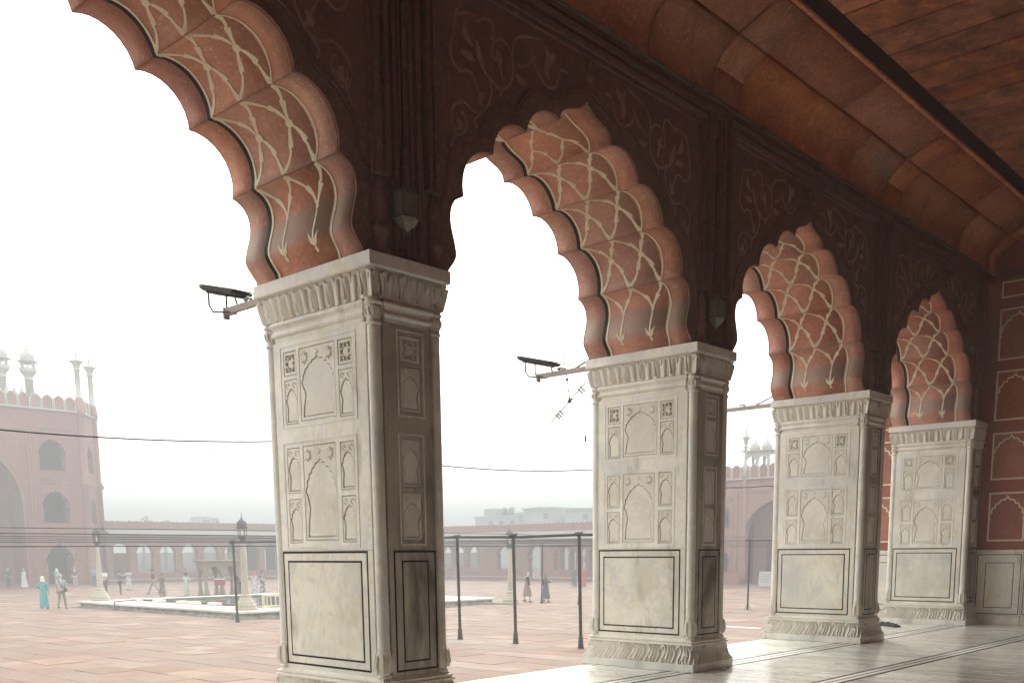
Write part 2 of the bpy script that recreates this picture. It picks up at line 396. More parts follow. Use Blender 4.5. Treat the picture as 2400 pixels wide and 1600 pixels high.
for i, ((ok, r), (x0, x1, y0, y1)) in enumerate(vis):
    dz = rng.uniform(0, .012)
    if i < 300:
        mb = MB(); mb.box(-(x1-x0)/2+.007, (x1-x0)/2-.007, -(y1-y0)/2+.007, (y1-y0)/2-.007, -.03, 0, .006)
        o = mb.build('paving_slab', M['pave'], pav); o.location = ((x0+x1)/2, (y0+y1)/2, ZC+dz); o.rotation_euler = (rng.gauss(0, .002), rng.gauss(0, .002), 0)
    else:
        t = .009; vs = [(x0+t, y0+t, ZC+dz), (x1-t, y0+t, ZC+dz+rng.gauss(0, .003)), (x1-t, y1-t, ZC+dz), (x0+t, y1-t, ZC+dz+rng.gauss(0, .003))]
        vs += [(a, b, ZC-.035) for a, b, c in vs]
        rest.add(vs, [(0, 1, 2, 3), (0, 4, 5, 1), (1, 5, 6, 2), (2, 6, 7, 3), (3, 7, 4, 0)])
MB().box(-12.3, -10.2, 25.35, 25.53, ZC-.03, ZC+.016).build('painted_line', M['sign_white'], pav)
rest.build('paving_slabs_beyond', M['pave'], pav, kind='stuff')

# ------------------------------------------------------------------ setting: marble floor of the hall
XE, XB, YA, YB = -1.62, 9.6, -21.5, 16.4
fl = MB(); fl.box(XE, XB, YA, YB, -.3, -.02); fl.box(XE+.02, XE+.3, YA, YB, ZC-.1, -.3)
floor = fl.build('marble_floor', M['plat_side'], kind='structure')
bandx = [(-.27, .08), (1.76, 2.06), (3.74, 4.04), (5.72, 6.02), (7.7, 8.0)]
cuts = [XE]+[c for b in bandx for c in b]+[XB]
rng = random.Random(11); far = MB()
yy = [YA]
while yy[-1] < YB: yy.append(yy[-1]+rng.choice((.42, .47, .52)))
yy[-1] = YB
for j in range(len(yy)-1):
    for i in range(0, len(cuts)-1, 2):
        x0, x1 = cuts[i], cuts[i+1]; x0b = x0
        if i == 0: x0b = x0+.30
        dz = rng.uniform(-.0016, 0)
        if yy[j] > 1.0 and x0 < 5:
            mb = MB(); mb.box(x0b+.003, x1-.003, yy[j]+.004, yy[j+1]-.004, -.022, dz, .0015); mb.build('floor_slab', M['floor'], floor)
        else: far.box(x0b+.002, x1-.002, yy[j]+.002, yy[j+1]-.002, -.022, dz)
far.build('floor_slabs_behind', M['floor'], floor, kind='stuff')
for k, (a, b) in enumerate(bandx):
    w = MB(); y = YA; m_ = (a+b)/2
    while y < YB:
        l = min(1.4, YB-y); w.box(a+.047, m_-.014, y+.002, y+l-.002, -.022, -.0005); w.box(m_+.014, b-.047, y+.002, y+l-.002, -.022, -.0005); y += l
    w.build('white_floor_band', M['floor_white'], floor)
    bl = MB(); m_ = (a+b)/2
    bl.box(a, a+.045, YA, YB, -.022, .0012); bl.box(b-.045, b, YA, YB, -.022, .0012); bl.box(m_-.012, m_+.012, YA, YB, -.022, .0012)
    bl.build('black_floor_line', M['inlay_black'], floor)
w = MB(); y = YA
while y < YB:
    l = min(.95, YB-y); w.box(XE-.02, XE+.13, y+.003, y+l-.003, -.12, 0., .006); w.box(XE+.15, XE+.30, y+.003, y+l-.003, -.022, -.0006); y += l
w.build('edge_kerb', M['floor_white'], floor)
MB().box(XE+.13, XE+.15, YA, YB, -.022, .0004).build('black_floor_line', M['inlay_black'], floor)

# ------------------------------------------------------------------ marble piers
PX0, PX1, PY0, PY1 = -1.66, 0., 0., .80
BROAD = basis((1, 0, 0), (0, 0, 1), (0, -1, 0))       # a = x, b = z, c = out of the -y face
NARROW = basis((0, 1, 0), (0, 0, 1), (1, 0, 0))       # a = y, b = z, c = out of the +x face
def stroke_height(strokes, u, v, asp):
    best = 0
    for pts, w, h in strokes:
        for (ax, ay), (bx, by) in zip(pts, pts[1:]):
            ax_, bx_ = ax*asp, bx*asp; px_ = u*asp
            dx, dy = bx_-ax_, by-ay; L = dx*dx+dy*dy
            t = max(0, min(1, ((px_-ax_)*dx+(v-ay)*dy)/L)) if L else 0
            d = math.hypot(px_-ax_-t*dx, v-ay-t*dy)
            if d < w*2.2:
                q = math.exp(-(d/w)**2*1.2)*h
                if q > best: best = q
    return best
CAPS = [(smooth_path([(.08, .0), (.13, .3), (.08, .6), (.12, .85), (.22, .98), (.31, .9), (.29, .76)], 3), .05, 1.),
        (smooth_path([(.30, .92), (.36, .62), (.30, .35), (.36, .12), (.48, .02), (.58, .12), (.60, .35), (.54, .6), (.52, .85)], 3), .045, .9),
        (smooth_path([(.42, .22), (.46, .45), (.42, .7), (.40, .95)], 3), .035, .55),
        (smooth_path([(.72, .0), (.70, .35), (.76, .65), (.70, .95)], 3), .05, .85),
        (smooth_path([(.88, .05), (.84, .4), (.92, .7), (.84, .97), (.76, .9)], 3), .04, .8)]
BASES = [(smooth_path([(.04, .75), (.14, .95), (.27, .93), (.33, .72), (.27, .45), (.12, .22), (.10, .03)], 3), .055, 1.),
         (smooth_path([(.20, .05), (.33, .25), (.42, .5), (.40, .7)], 3), .05, .8),
         (smooth_path([(.48, .95), (.52, .7), (.46, .42), (.38, .2), (.42, .02)], 3), .055, 1.),
         (smooth_path([(.62, .97), (.68, .7), (.66, .4), (.56, .16), (.60, .02)], 3), .05, .8),
         (smooth_path([(.78, .9), (.90, .75), (.92, .45), (.82, .2), (.76, .05)], 3), .05, .9)]
def frieze(prof, strokes, hgt, unit, nu=22, nv=18):
    """carved band round the pier: prof(v) -> (offset, z)"""
    asp = unit/.26
    tab = [[strokes(i/nu, j/nv) if callable(strokes) else stroke_height(strokes, i/nu, j/nv, asp) for i in range(nu)] for j in range(nv+1)]
    mb = MB(); x0, x1, y0, y1 = PX0, PX1, PY0, PY1
    sides = [((x0, y0), (x1, y0), (0, -1)), ((x1, y0), (x1, y1), (1, 0)), ((x1, y1), (x0, y1), (0, 1)), ((x0, y1), (x0, y0), (-1, 0))]
    for (ax, ay), (bx, by), (nx, ny) in sides:
        L = math.hypot(bx-ax, by-ay); n = max(2, round((L+.1)/unit)); tx, ty = (bx-ax)/L, (by-ay)/L
        cols = n*nu; vs = []; fs = []
        for j in range(nv+1):
            o, z = prof(j/nv)
            for i in range(cols+1):
                s = i/cols
                oo = o+hgt*tab[j][i % nu]; d = -oo+s*(L+2*oo)
                vs.append((ax+tx*d+nx*oo, ay+ty*d+ny*oo, z))
        for j in range(nv):
            for i in range(cols):
                a = j*(cols+1)+i; fs.append((a, a+1, a+cols+2, a+cols+1))
        mb.add(vs, fs, True)
    return mb
def slot(u, v, pts, ws):
    best = 0
    for (ax, ay), (bx, by), w0, w1 in zip(pts, pts[1:], ws, ws[1:]):
        dx, dy = bx-ax, by-ay; L = dx*dx+dy*dy; t = max(0, min(1, ((u-ax)*dx+(v-ay)*dy)/L)); w = w0+(w1-w0)*t
        d = math.hypot(u-ax-t*dx, v-ay-t*dy); best = max(best, min(1, max(0, (w-d)/.020+.5)))
    return best
def cap_relief(u, v):
    tip = .80+.17*(1-abs((u*2+.0) % 1-.5)*2)**1.5
    if v > tip: return .12
    h = .62+.26*math.cos(2*math.pi*(u*2)) + .10*math.sin(v*3.1)
    s1 = slot(u, v, [(.44, .90), (.40, .72), (.47, .48), (.50, .28), (.485, .17)], [.020, .026, .034, .060, .055])
    s2 = slot(u, v, [(.86, .92), (.90, .76), (.86, .62)], [.02, .035, .02]); s3 = slot(u, v, [(.14, .90), (.17, .66), (.13, .3), (.16, .02)], [.02, .02, .016, .012])
    s4 = slot(u, v, [(.70, .70), (.73, .4), (.70, .02)], [.012, .016, .012]); s5 = slot(u, v, [(.30, .5), (.33, .2), (.30, .02)], [.008, .012, .012])
    return max(0, h*(1-max(s1, s2*.9, s3*.7, s4*.7, s5*.5)))
def base_relief(u, v):
    r = stroke_height(BASES, u, v, 1.04)
    return .10+.75*min(1, max(0, (r-.30)/.30))+.15*r
def cap_prof(v): return (-.020+.044*v**1.6+.006*math.sin(v*math.pi), 3.85+.252*v)
def base_prof(v): return (.085-.075*v**.8-.02*math.sin(v*math.pi), .112+.232*v)
def niche_plate(x0, x1, z0, z1, w=None, margin=.03, foils=9, top=.86):
    W_, H_ = x1-x0, z1-z0
    big = foil_arch((x0+x1)/2, z0+margin, W_-2*margin, H_*top-margin, foils, .09, 4, .55); s = .008
    cx = (x0+x1)/2; zc = z0+margin+(H_*top-margin)*.5; kx, kz = 1-2*s/(W_-2*margin), 1-2*s/(H_*top-margin)
    mb = plate([rect(x0+.006, x1-.006, z0+.006, z1-.006), big], .03, .002, -.033)
    e = plate([[(cx+(a-cx)*kx, zc+(b-zc)*kz) for a, b in big]], .024, .004, -.034); return mb.add(e.v, e.f)
def star(cx, cz, r, n=8):
    return [(cx+(r if i % 2 == 0 else r*.42)*math.cos(math.pi*i/n), cz+(r if i % 2 == 0 else r*.42)*math.sin(math.pi*i/n)) for i in range(2*n)]
def fret(x0, x1, z0, z1):
    w, h = x1-x0, z1-z0; P = lambda a, b: (x0+w*a, z0+h*b)
    q = [(.14, .14), (.36, .14), (.36, .26), (.28, .26), (.28, .30), (.42, .30), (.42, .14), (.58, .14), (.58, .30), (.72, .30), (.72, .26), (.64, .26), (.64, .14), (.86, .14)]
    pts = []
    for k in range(4):
        for a, b in q[:-1]:
            c, d = a-.5, b-.5
            for _ in range(k): c, d = -d, c
            pts.append(P(c+.5, d+.5))
    mb = plate([rect(x0+.006, x1-.006, z0+.006, z1-.006), pts], .03, .002, -.034)
    e = plate([rect(x0+w*.33, x1-w*.33, z0+h*.33, z1-h*.33)], .026, .004, -.034); mb.add(e.v, e.f)
    return mb
def bars(x0, x1, z0, z1, w, c0, c1):
    mb = MB(); mb.box(x0, x1, z0, z0+w, c0, c1); mb.box(x0, x1, z1-w, z1, c0, c1); mb.box(x0, x0+w, z0+w, z1-w, c0, c1); mb.box(x1-w, x1, z0+w, z1-w, c0, c1); return mb
pier_parts = []     # (name, mesh, material, [sub-parts])
def pp(name, mb, m, mtx=None, subs=(), label=None):
    me = mb.mesh(mtx); me.materials.append(m); me.name = name; pier_parts.append((name, me, m, list(subs), label))
pp('plinth', MB().rect_loft(PX0, PX1, PY0, PY1, [(.105, 0), (.112, .004), (.112, .104), (.106, .11)]), M['marble'])
pp('acanthus_base', frieze(base_prof, base_relief, .050, .27, 40, 28), M['marble_carved'])
sp_ = MB()
for sx0, dirx in ((PX0, 1), (PX1, -1)):
    sp_.tube([(sx0+dirx*.045+.05*(1-t/16)*math.cos(.9*t)*dirx*-1, -.066-.012*(t/14), .205+.05*(1-t/16)*math.sin(.9*t)) for t in range(15)], [.014]*14+[.02], 5)
for sy0, diry in ((PY0, 1), (PY1, -1)):
    sp_.tube([(.066+.012*(t/14), sy0+diry*.045-diry*.05*(1-t/16)*math.cos(.9*t), .205+.05*(1-t/16)*math.sin(.9*t)) for t in range(15)], [.014]*14+[.02], 5)
pp('corner_volutes', sp_, M['marble_carved'])
pp('base_moulding', MB().rect_loft(PX0, PX1, PY0, PY1, [(.035, .342), (.058, .348), (.058, .366), (.042, .374), (.030, .380), (.046, .390), (.046, .402), (.022, .412), (.014, .425), (.002, .432)], True), M['marble_carved'])
core = MB(); core.box(-1.572, -.107, .036, PY1-.006, .40, 3.87); core.box(PX0+.008, PX1-.036, .105, PY1-.105, .401, 3.871)
core.box(PX0+.05, PX1-.05, .05, PY1-.05, .11, .42); core.box(PX0+.06, PX1-.06, .06, PY1-.06, 3.8, 4.15)
pp('shaft', core, M['marble_dado'])
FH = []      # holes in the broad face: (x0,x1,z0,z1,kind)
for zz in ((2.137, 2.64),): pass
UP = [(-1.402, -1.192, 3.330, 3.556, 'fret'), (-.526, -.316, 3.330, 3.556, 'fret'), (-1.402, -1.192, 2.866, 3.290, 'side'), (-.526, -.316, 2.866, 3.290, 'side'), (-1.142, -.578, 2.880, 3.562, 'mid')]
LO = [(-1.412, -1.198, 2.195, 2.638, 'side'), (-.545, -.331, 2.195, 2.638, 'side'), (-1.412, -1.198, 1.706, 2.140, 'side'), (-.545, -.331, 1.706, 2.140, 'side'), (-1.142, -.614, 1.726, 2.644, 'mid')]
fx0, fx1 = -1.572, -.107
pp('panelled_face', plate([rect(fx0, fx1, 1.63, 3.66)]+[rect(*q[:4]) for q in UP+LO], .036, .003, -.036), M['marble'], BROAD)
pp('dado_face', plate([rect(fx0, fx1, .43, 1.627)], .036, .002, -.036), M['marble_dado'], BROAD)
for q in UP+LO:
    x0, x1, z0, z1, k = q
    if k == 'fret': pp('fret_panel', fret(x0, x1, z0, z1), M['marble_carved'], BROAD); continue
    mb = niche_plate(x0, x1, z0, z1, margin=.036 if k == 'mid' else .022, foils=11 if k == 'mid' else 7, top=.84 if k == 'mid' else .80)
    H_ = z1-z0; cx = (x0+x1)/2
    if k == 'mid':
        for s in (-1, 1):
            e = plate([star(cx+s*(x1-x0)*.34, z1-.095, .062, 8)], .012, .002, -.004); mb.add(e.v, e.f)
        mb.add(*(lambda e: (e.v, e.f))(plate([star(cx, z1-.06, .035, 3)], .010, .002, -.004)))
    else:
        for s in (-1, 1):
            e = MB(); e.tube([(cx+s*.055+.026*math.cos(a), z1-.055+.026*math.sin(a), -.002) for a in [2*math.pi*t/9 for t in range(8)]], .007, 4); mb.add(e.v, e.f)
    pp('niche_panel', mb, M['marble_carved'], BROAD)
for a in ((-1.458, -.256, 2.83, 3.617), (-1.468, -.283, 1.652, 2.692)):
    pp('panel_frame', bars(*a, .014, -.004, .006), M['marble'], BROAD)
pp('inlay_border', bars(-1.562, -.181, .474, 1.622, .020, -.01, .0016), M['inlay_black'], BROAD)
pp('inlay_border', bars(-1.478, -.272, .560, 1.530, .018, -.01, .0016), M['inlay_black'], BROAD)
pp('dado_slab', plate([rect(-1.458, -.292, .58, 1.510)], .012, .002, -.008), M['marble_dado'], BROAD)
# narrow, hall-side face
NU = [(.302, .548, 3.335, 3.578, 'fret'), (.302, .548, 2.895, 3.300, 'side'), (.292, .528, 2.212, 2.652, 'side'), (.292, .528, 1.720, 2.158, 'side')]
pp('panelled_face', plate([rect(.107, .695, 1.63, 3.66)]+[rect(*q[:4]) for q in NU], .036, .003, -.036), M['marble_grimy_shade'], NARROW)
pp('dado_face', plate([rect(.107, .695, .43, 1.627)], .036, .002, -.036), M['marble_grimy_shade'], NARROW)
for x0, x1, z0, z1, k in NU:
    if k == 'fret': pp('fret_panel', fret(x0, x1, z0, z1), M['marble_carved'], NARROW)
    else:
        mb = niche_plate(x0, x1, z0, z1, margin=.024, foils=7, top=.80); cx = (x0+x1)/2
        for s in (-1, 1):
            e = MB(); e.tube([(cx+s*.06+.026*math.cos(a), z1-.055+.026*math.sin(a), -.002) for a in [2*math.pi*t/9 for t in range(8)]], .007, 4); mb.add(e.v, e.f)
        pp('niche_panel', mb, M['marble_carved'], NARROW)
for a in ((.262, .590, 2.85, 3.62), (.252, .572, 1.672, 2.70)): pp('panel_frame', bars(*a, .014, -.004, .006), M['marble'], NARROW)
pp('inlay_border', bars(.159, .689, .474, 1.622, .019, -.01, .0016), M['inlay_black'], NARROW)
pp('inlay_border', bars(.256, .592, .560, 1.530, .017, -.01, .0016), M['inlay_black'], NARROW)
pp('dado_slab', plate([rect(.274, .574, .58, 1.510)], .012, .002, -.008), M['marble_grimy_shade'], NARROW)
# engaged corner columns with leafy capital and vase base
colm = MB(); colm.lathe([(.058, .70), (.060, .72), (.058, .76), (.058, 3.58), (.058, 3.636)], seg=20)
cc = MB(); cc.lathe([(.058, 3.62), (.068, 3.628), (.072, 3.640), (.066, 3.652), (.058, 3.658), (.062, 3.69), (.070, 3.73), (.076, 3.765), (.074, 3.78), (.062, 3.79), (.078, 3.80), (.084, 3.812), (.078, 3.828), (.066, 3.836), (.085, 3.852)], seg=20)
for k in range(10):
    a = 2*math.pi*k/10; cc.tube([(.060*math.cos(a), .060*math.sin(a), 3.70), (.074*math.cos(a), .074*math.sin(a), 3.73), (.082*math.cos(a), .082*math.sin(a), 3.765)], [.012, .012, .003], 4)
cb = MB(); cb.lathe([(.05, .428), (.070, .432), (.074, .445), (.064, .455), (.056, .462), (.078, .49), (.088, .53), (.084, .58), (.070, .64), (.062, .68), (.066, .69), (.060, .705)], seg=20)
for k in range(8):
    a = 2*math.pi*k/8; cb.tube([(.074*math.cos(a), .074*math.sin(a), .48), (.092*math.cos(a), .092*math.sin(a), .54), (.084*math.cos(a), .084*math.sin(a), .61), (.080*math.cos(a), .080*math.sin(a), .66)], [.016, .018, .014, .004], 4)
COLPOS = [(-.040, .040), (PX0+.030, .040), (-.040, PY1-.040), (PX0+.030, PY1-.040)]
mcol, mcc, mcb = colm.mesh(), cc.mesh(), cb.mesh()
for m_ in (mcol,): m_.materials.append(M['marble'])
for m_ in (mcc, mcb): m_.materials.append(M['marble_carved'])
NPF = [(-.004, 3.655), (.0, 3.70), (.012, 3.705), (.022, 3.715), (.026, 3.73), (.018, 3.745), (.012, 3.765), (.018, 3.785), (.034, 3.80), (.040, 3.815), (.032, 3.835), (.016, 3.85)]
pp('neck_moulding', MB().rect_loft(PX0+.13, PX1-.14, PY0, PY1, NPF).rect_loft(PX0, PX1, PY0+.14, PY1-.14, NPF), M['marble'])
pp('acanthus_capital', frieze(cap_prof, cap_relief, .058, .25, 44, 30), M['marble_carved'])
ab = MB().rect_loft(PX0, PX1, PY0, PY1, [(.074, 4.098), (.080, 4.104), (.083, 4.112), (.083, 4.214), (.080, 4.218)])
for cx_, cy_ in ((PX0-.028, PY0-.028), (PX1+.028, PY0-.028), (PX1+.028, PY1+.028), (PX0-.028, PY1+.028)):   # volutes at the corners
    ab.tube([(cx_+.028*math.cos(a), cy_+.028*math.sin(a), 4.085-.006*a) for a in [t*.7 for t in range(11)]], .016, 5)
pp('abacus', ab, M['marble'])
PIER_LABEL = {
 -2: 'white marble pier out of sight beyond the left edge, farthest behind the viewer',
 -1: 'white marble pier just out of sight past the left edge, before the nearest one',
 0: 'nearest and largest marble pier, dark stained, cut off by the bottom edge',
 1: 'second marble pier, between the two gaps with black poles and far domes',
 2: 'third marble pier, slim in view, with the floodlit arm behind the second gap ending at it',
 3: 'half pier of white marble standing against the red end wall'}
PIER_LABEL[2] = 'third marble pier from the front, with the dark rag just past its foot'
PIER_LABEL[-3] = 'white marble pier far behind the viewer, next to last of the row'; PIER_LABEL[-4] = 'white marble pier at the hidden end of the row behind the viewer'
for k in range(-4, 4):
    root = empty('marble_pier', (0, k*SP, 0), label=PIER_LABEL[k], cat='pier', group='carved marble piers of the arcade')
    for name, me, m, subs, lab in pier_parts:
        if k == 3 and False: continue
        mobj(name, me, m, root)
    for px_, py_ in COLPOS:
        c = mobj('corner_column', mcol, M['marble'], root); c.location = (px_, py_, 0)
        mobj('column_capital', mcc, M['marble_carved'], c); mobj('column_base', mcb, M['marble_carved'], c)
    if k < 3: MB().box(PX0-.10, XE-.01, -.10, PY1+.10, ZC-.1, -.012).build('footing', M['plat_side'], root)

# ------------------------------------------------------------------ sandstone arches and wall bays
LOBES = []
def arc(p, q, sag, n=9):
    p, q = Vector(p), Vector(q); d = q-p; nr = Vector((d.y, -d.x)).normalized(); L = d.length
    r = (L*L/4+sag*sag)/(2*sag); c = (p+q)/2-nr*(r-sag); a = math.asin(min(1, L/2/r))
    return [c+(nr*math.cos(t)+d.normalized()*math.sin(t))*r for t in [-a+2*a*i/n for i in range(n+1)]]
C0, C1, C2, C3, AP = (1.875, 4.975), (1.46, 5.465), (.97, 5.815), (.447, 6.083), (0., 6.388)
bottom = smooth_path([(2.105, 4.219), (2.095, 4.26), (2.045, 4.32), (1.995, 4.39), (1.988, 4.45), (2.012, 4.55), (2.045, 4.66), (2.055, 4.76), (2.03, 4.86), (1.965, 4.935), (1.875, 4.975)], 2)
HALF = [[Vector(p) for p in bottom], arc(C0, C1, .165), arc(C1, C2, .15), arc(C2, C3, .135),
        [Vector(p) for p in smooth_path([C3, (.415, 6.17), (.33, 6.225), (.22, 6.258), (.12, 6.295), (.045, 6.345), AP], 2)]]
def normals(pl, focus=Vector((0, 4.6))):
    """outward (into the wall) directions, smooth over the whole arch"""
    return [((p-focus)*Vector((1., 1.))).normalized() if p.y > 4.9 else Vector((1, 0)).lerp((p-focus).normalized(), max(0, (p.y-4.4)/.5)*.5).normalized() for p in pl]
XF, XK = -.02, -1.70       # hall face and court face of the arch
ZONES = [(XK+.02, -1.345), (-1.312, -.345), (-.338, XF-.03)]
def chart(pl):
    L = [0]
    for a, b in zip(pl, pl[1:]): L.append(L[-1]+(b-a).length)
    return L
def on_lobe(pl, L, s):
    """point and inward normal at arc fraction s of the lobe"""
    d = max(0, min(1, s))*L[-1]
    for i in range(len(pl)-1):
        if d <= L[i+1] or i == len(pl)-2:
            t = (d-L[i])/(L[i+1]-L[i]); p = pl[i].lerp(pl[i+1], t); e = (pl[i+1]-pl[i]).normalized(); return p, Vector((-e.y, e.x))
arch_parts = []       # (name, mesh, material)
def ap(name, mb, m): me = mb.mesh(); me.materials.append(m); me.name = name; arch_parts.append((name, me, m))
def strand(mb, f, pa, pb, w=.066):
    """ogee leaf-edged strand from knot pa to junction pb in (x, s)"""
    n = 25; pts = []; ws = []; up = pb[1] > pa[1]; dx, ds = pb[0]-pa[0], pb[1]-pa[1]
    for i in range(n):
        t = i/(n-1)
        sw = math.sin(2*math.pi*t)*.04
        ex, es = (t+sw, t-sw*.8) if not up else (t-sw*.8-.04*math.sin(math.pi*t), t+sw*.6+.03*math.sin(math.pi*t))
        u = (t*2+.06) % 1; lat = .014*(u-.5)*(1 if t < .53 else -1) if .05 < t < .96 else 0
        pts.append((pa[0]+dx*ex+lat, pa[1]+ds*es))
        ws.append(w*(.48+.95*u**2.2*(1-.30*t)) if .03 < t < .97 else w*.5)   # two leaves on each strand, each ending in a barb
    ribbon(mb, pts, ws, .006, f)
for side in (-1, 1):
    for li, pl in enumerate(HALF):
        nr = normals(pl); L = chart(pl)
        for zi, (xa, xb) in enumerate(ZONES):
            mb = MB(); n = len(pl); vs = []; T = .13
            ga = .0022
            q = [p.copy() for p in pl]
            q[0] += (pl[1]-pl[0]).normalized()*ga; q[-1] += (pl[-2]-pl[-1]).normalized()*(ga if li < 4 else 0)
            if zi == 1 and False: pass
            for x in (xa, xb):
                for p, m_ in zip(q, nr): vs.append((x, side*p.x, p.y))
                for p, m_ in zip(q, nr): vs.append((x, side*(p.x+m_.x*T), p.y+m_.y*T))
            fs = []
            for i in range(n-1):
                fs += [(i, i+1, 2*n+i+1, 2*n+i), (i, n+i, n+i+1, i+1), (2*n+i, 2*n+i+1, 3*n+i+1, 3*n+i)]
            fs += [(0, 2*n, 3*n, n), (n-1, 2*n-1, 4*n-1, 3*n-1)]
            if side > 0: fs = [f[::-1] for f in fs]
            mb.add(vs, fs, False)
            for j in range(len(mb.f)):
                mb.sm[j] = j % 3 == 0 and j < 3*(n-1)
            ap('arch_stone', mb, M['stone'])
        # black joint and cream lines running round the arch
        def f(x, s, h, pl=pl, L=L, side=side):
            p, m_ = on_lobe(pl, L, s); return (x, side*(p.x+m_.x*h), p.y+m_.y*h)
        K = 16
        mb = MB(); ribbon(mb, [(-1.333, i/K) for i in range(K+1)], .056, .004, f); ap('black_joint', mb, M['inlay_black'])
        tr = MB()
        ribbon(tr, [(-1.285, i/K) for i in range(K+1)], .034, .006, f)
        ribbon(tr, [(-.345+.05*math.sin(math.pi*i/K), i/K) for i in range(K+1)], .024, .006, f)
        xs = (-1.285, -.815, -.345); ks = (-1.05, -.58)
        if li == 0:
            for k_ in (0, 1):
                kx = ks[k_]
                for jx in (xs[k_], xs[k_+1]): strand(tr, f, (kx, .60), (jx, .985), .060)
                ribbon(tr, [(kx, .60-.025*i) for i in range(16)], [.06]+[.020+.012*math.sin(i/4) for i in range(15)], .006, f)
                for s_ in (-1, 0, 1):
                    ribbon(tr, [(kx+s_*.002, .20), (kx+s_*.03, .235), (kx+s_*.05, .28), (kx+s_*.075, .33)] if s_ else [(kx, .18), (kx, .25), (kx, .32), (kx, .37)], [.02, .045, .03, .006], .007, f)
                ribbon(tr, [(kx, .19), (kx, .16), (kx, .13)], [.02, .05, .02], .007, f)
        elif li < 4:
            for k_ in (0, 1):
                kx = ks[k_]
                for jx in (xs[k_], xs[k_+1]):
                    strand(tr, f, (kx, .5), (jx, .02)); strand(tr, f, (kx, .5), (jx, .98))
                ribbon(tr, [(kx-.046, .5), (kx-.028, .5), (kx+.028, .5), (kx+.046, .5)], [.04, .095, .095, .04], .012, f)
        else:
            for k_ in (0, 1):
                for jx in (xs[k_], xs[k_+1]): strand(tr, f, (ks[k_], .45), (jx, .03), .056)
                strand(tr, f, (ks[k_], .45), ((-.815), .98), .056)
        ap('trellis_inlay', tr, M['inlay_white'])
# wall bay with its opening
CY = 3.058
def hole(off):
    half = []
    for pl in HALF:
        nr = normals(pl); half += [(p.x+m_.x*off, p.y+m_.y*off) for p, m_ in zip(pl[:-1], nr)]
    half.append((0, AP[1]+off)); return half
hb = hole(.005); Y0, Y1 = -2.633, SP-2.633
outline = [(Y0+.014, 4.219), (-hb[0][0], 4.219)]+[(-a, b) for a, b in hb[1:]]+[(a, b) for a, b in hb[-2::-1]]+[(Y1-.014, 4.219), (Y1-.014, 7.12), (Y0+.014, 7.12)]
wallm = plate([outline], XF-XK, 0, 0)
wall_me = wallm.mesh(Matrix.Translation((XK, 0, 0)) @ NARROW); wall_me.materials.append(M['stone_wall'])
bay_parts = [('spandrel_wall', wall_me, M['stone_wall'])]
def bp(name, mb, m): me = mb.mesh(); me.materials.append(m); me.name = name; bay_parts.append((name, me, m))
FW = lambda a, b, h: (XF+h, a, b)
# scalloped relief moulding round the arch
mb = MB(); sc = []
for pl in HALF[1:]:
    nr = normals(pl); sc += [(p.x+m_.x*(.20 if i else .235), p.y+m_.y*(.20 if i else .235)) for i, (p, m_) in enumerate(zip(pl[:-1], nr))]
sc = [(2.20, 4.26), (2.215, 4.6), (2.19, 4.9)]+sc+[(.03, 6.60), (0, 6.64)]
for s in (-1, 1):
    pts = [(s*a, b) for a, b in sc]
    ribbon(mb, pts, .045, .016, FW)
    ribbon(mb, [(s*(a-.012), b-.05) for a, b in sc], .03, .008, FW)
bp('scalloped_moulding', mb, M['stone_wall'])
# rectangular frame of several fillets
mb = MB()
for o, w, d in ((2.20, .03, .035), (2.245, .05, .065), (2.305, .03, .04), (2.345, .045, .085)):
    zt = 6.80+(o-2.175)*1.15
    for s in (-1, 1):
        a, b = sorted((s*o, s*(o+w))); mb.box(XF-.004, XF+d, a, b, 4.9, zt)
    mb.box(XF-.004, XF+d, -o-w, o+w, zt, zt+w*1.15)
bp('frame_moulding', mb, M['stone_wall'])
# pilaster ribs either side and colonnette bases
for s in (-1, 1):
    mb = MB()
    mb.box(XF-.004, XF+.055, *sorted((s*2.455, s*2.50)), 4.32, 7.06); mb.box(XF-.004, XF+.035, *sorted((s*2.53, s*2.565)), 4.24, 7.06)
    bp('pilaster_strip', mb, M['stone_wall'])
    mb = MB(); yb = s*2.29
    mb.lathe([(.085, 4.219), (.088, 4.26), (.07, 4.28), (.06, 4.33), (.085, 4.40), (.09, 4.44), (.066, 4.48), (.05, 4.52), (.072, 4.60), (.075, 4.68), (.055, 4.78), (.03, 4.86), (.012, 4.89)], (XF+.01, yb, 0), 12)
    bp('colonnette_base', mb, M['stone_wall'])
bp('joint_backing', MB().box(-1.5, -.14, Y1-.02, Y1+.02, 4.219, 7.12), M['stone_soot'])
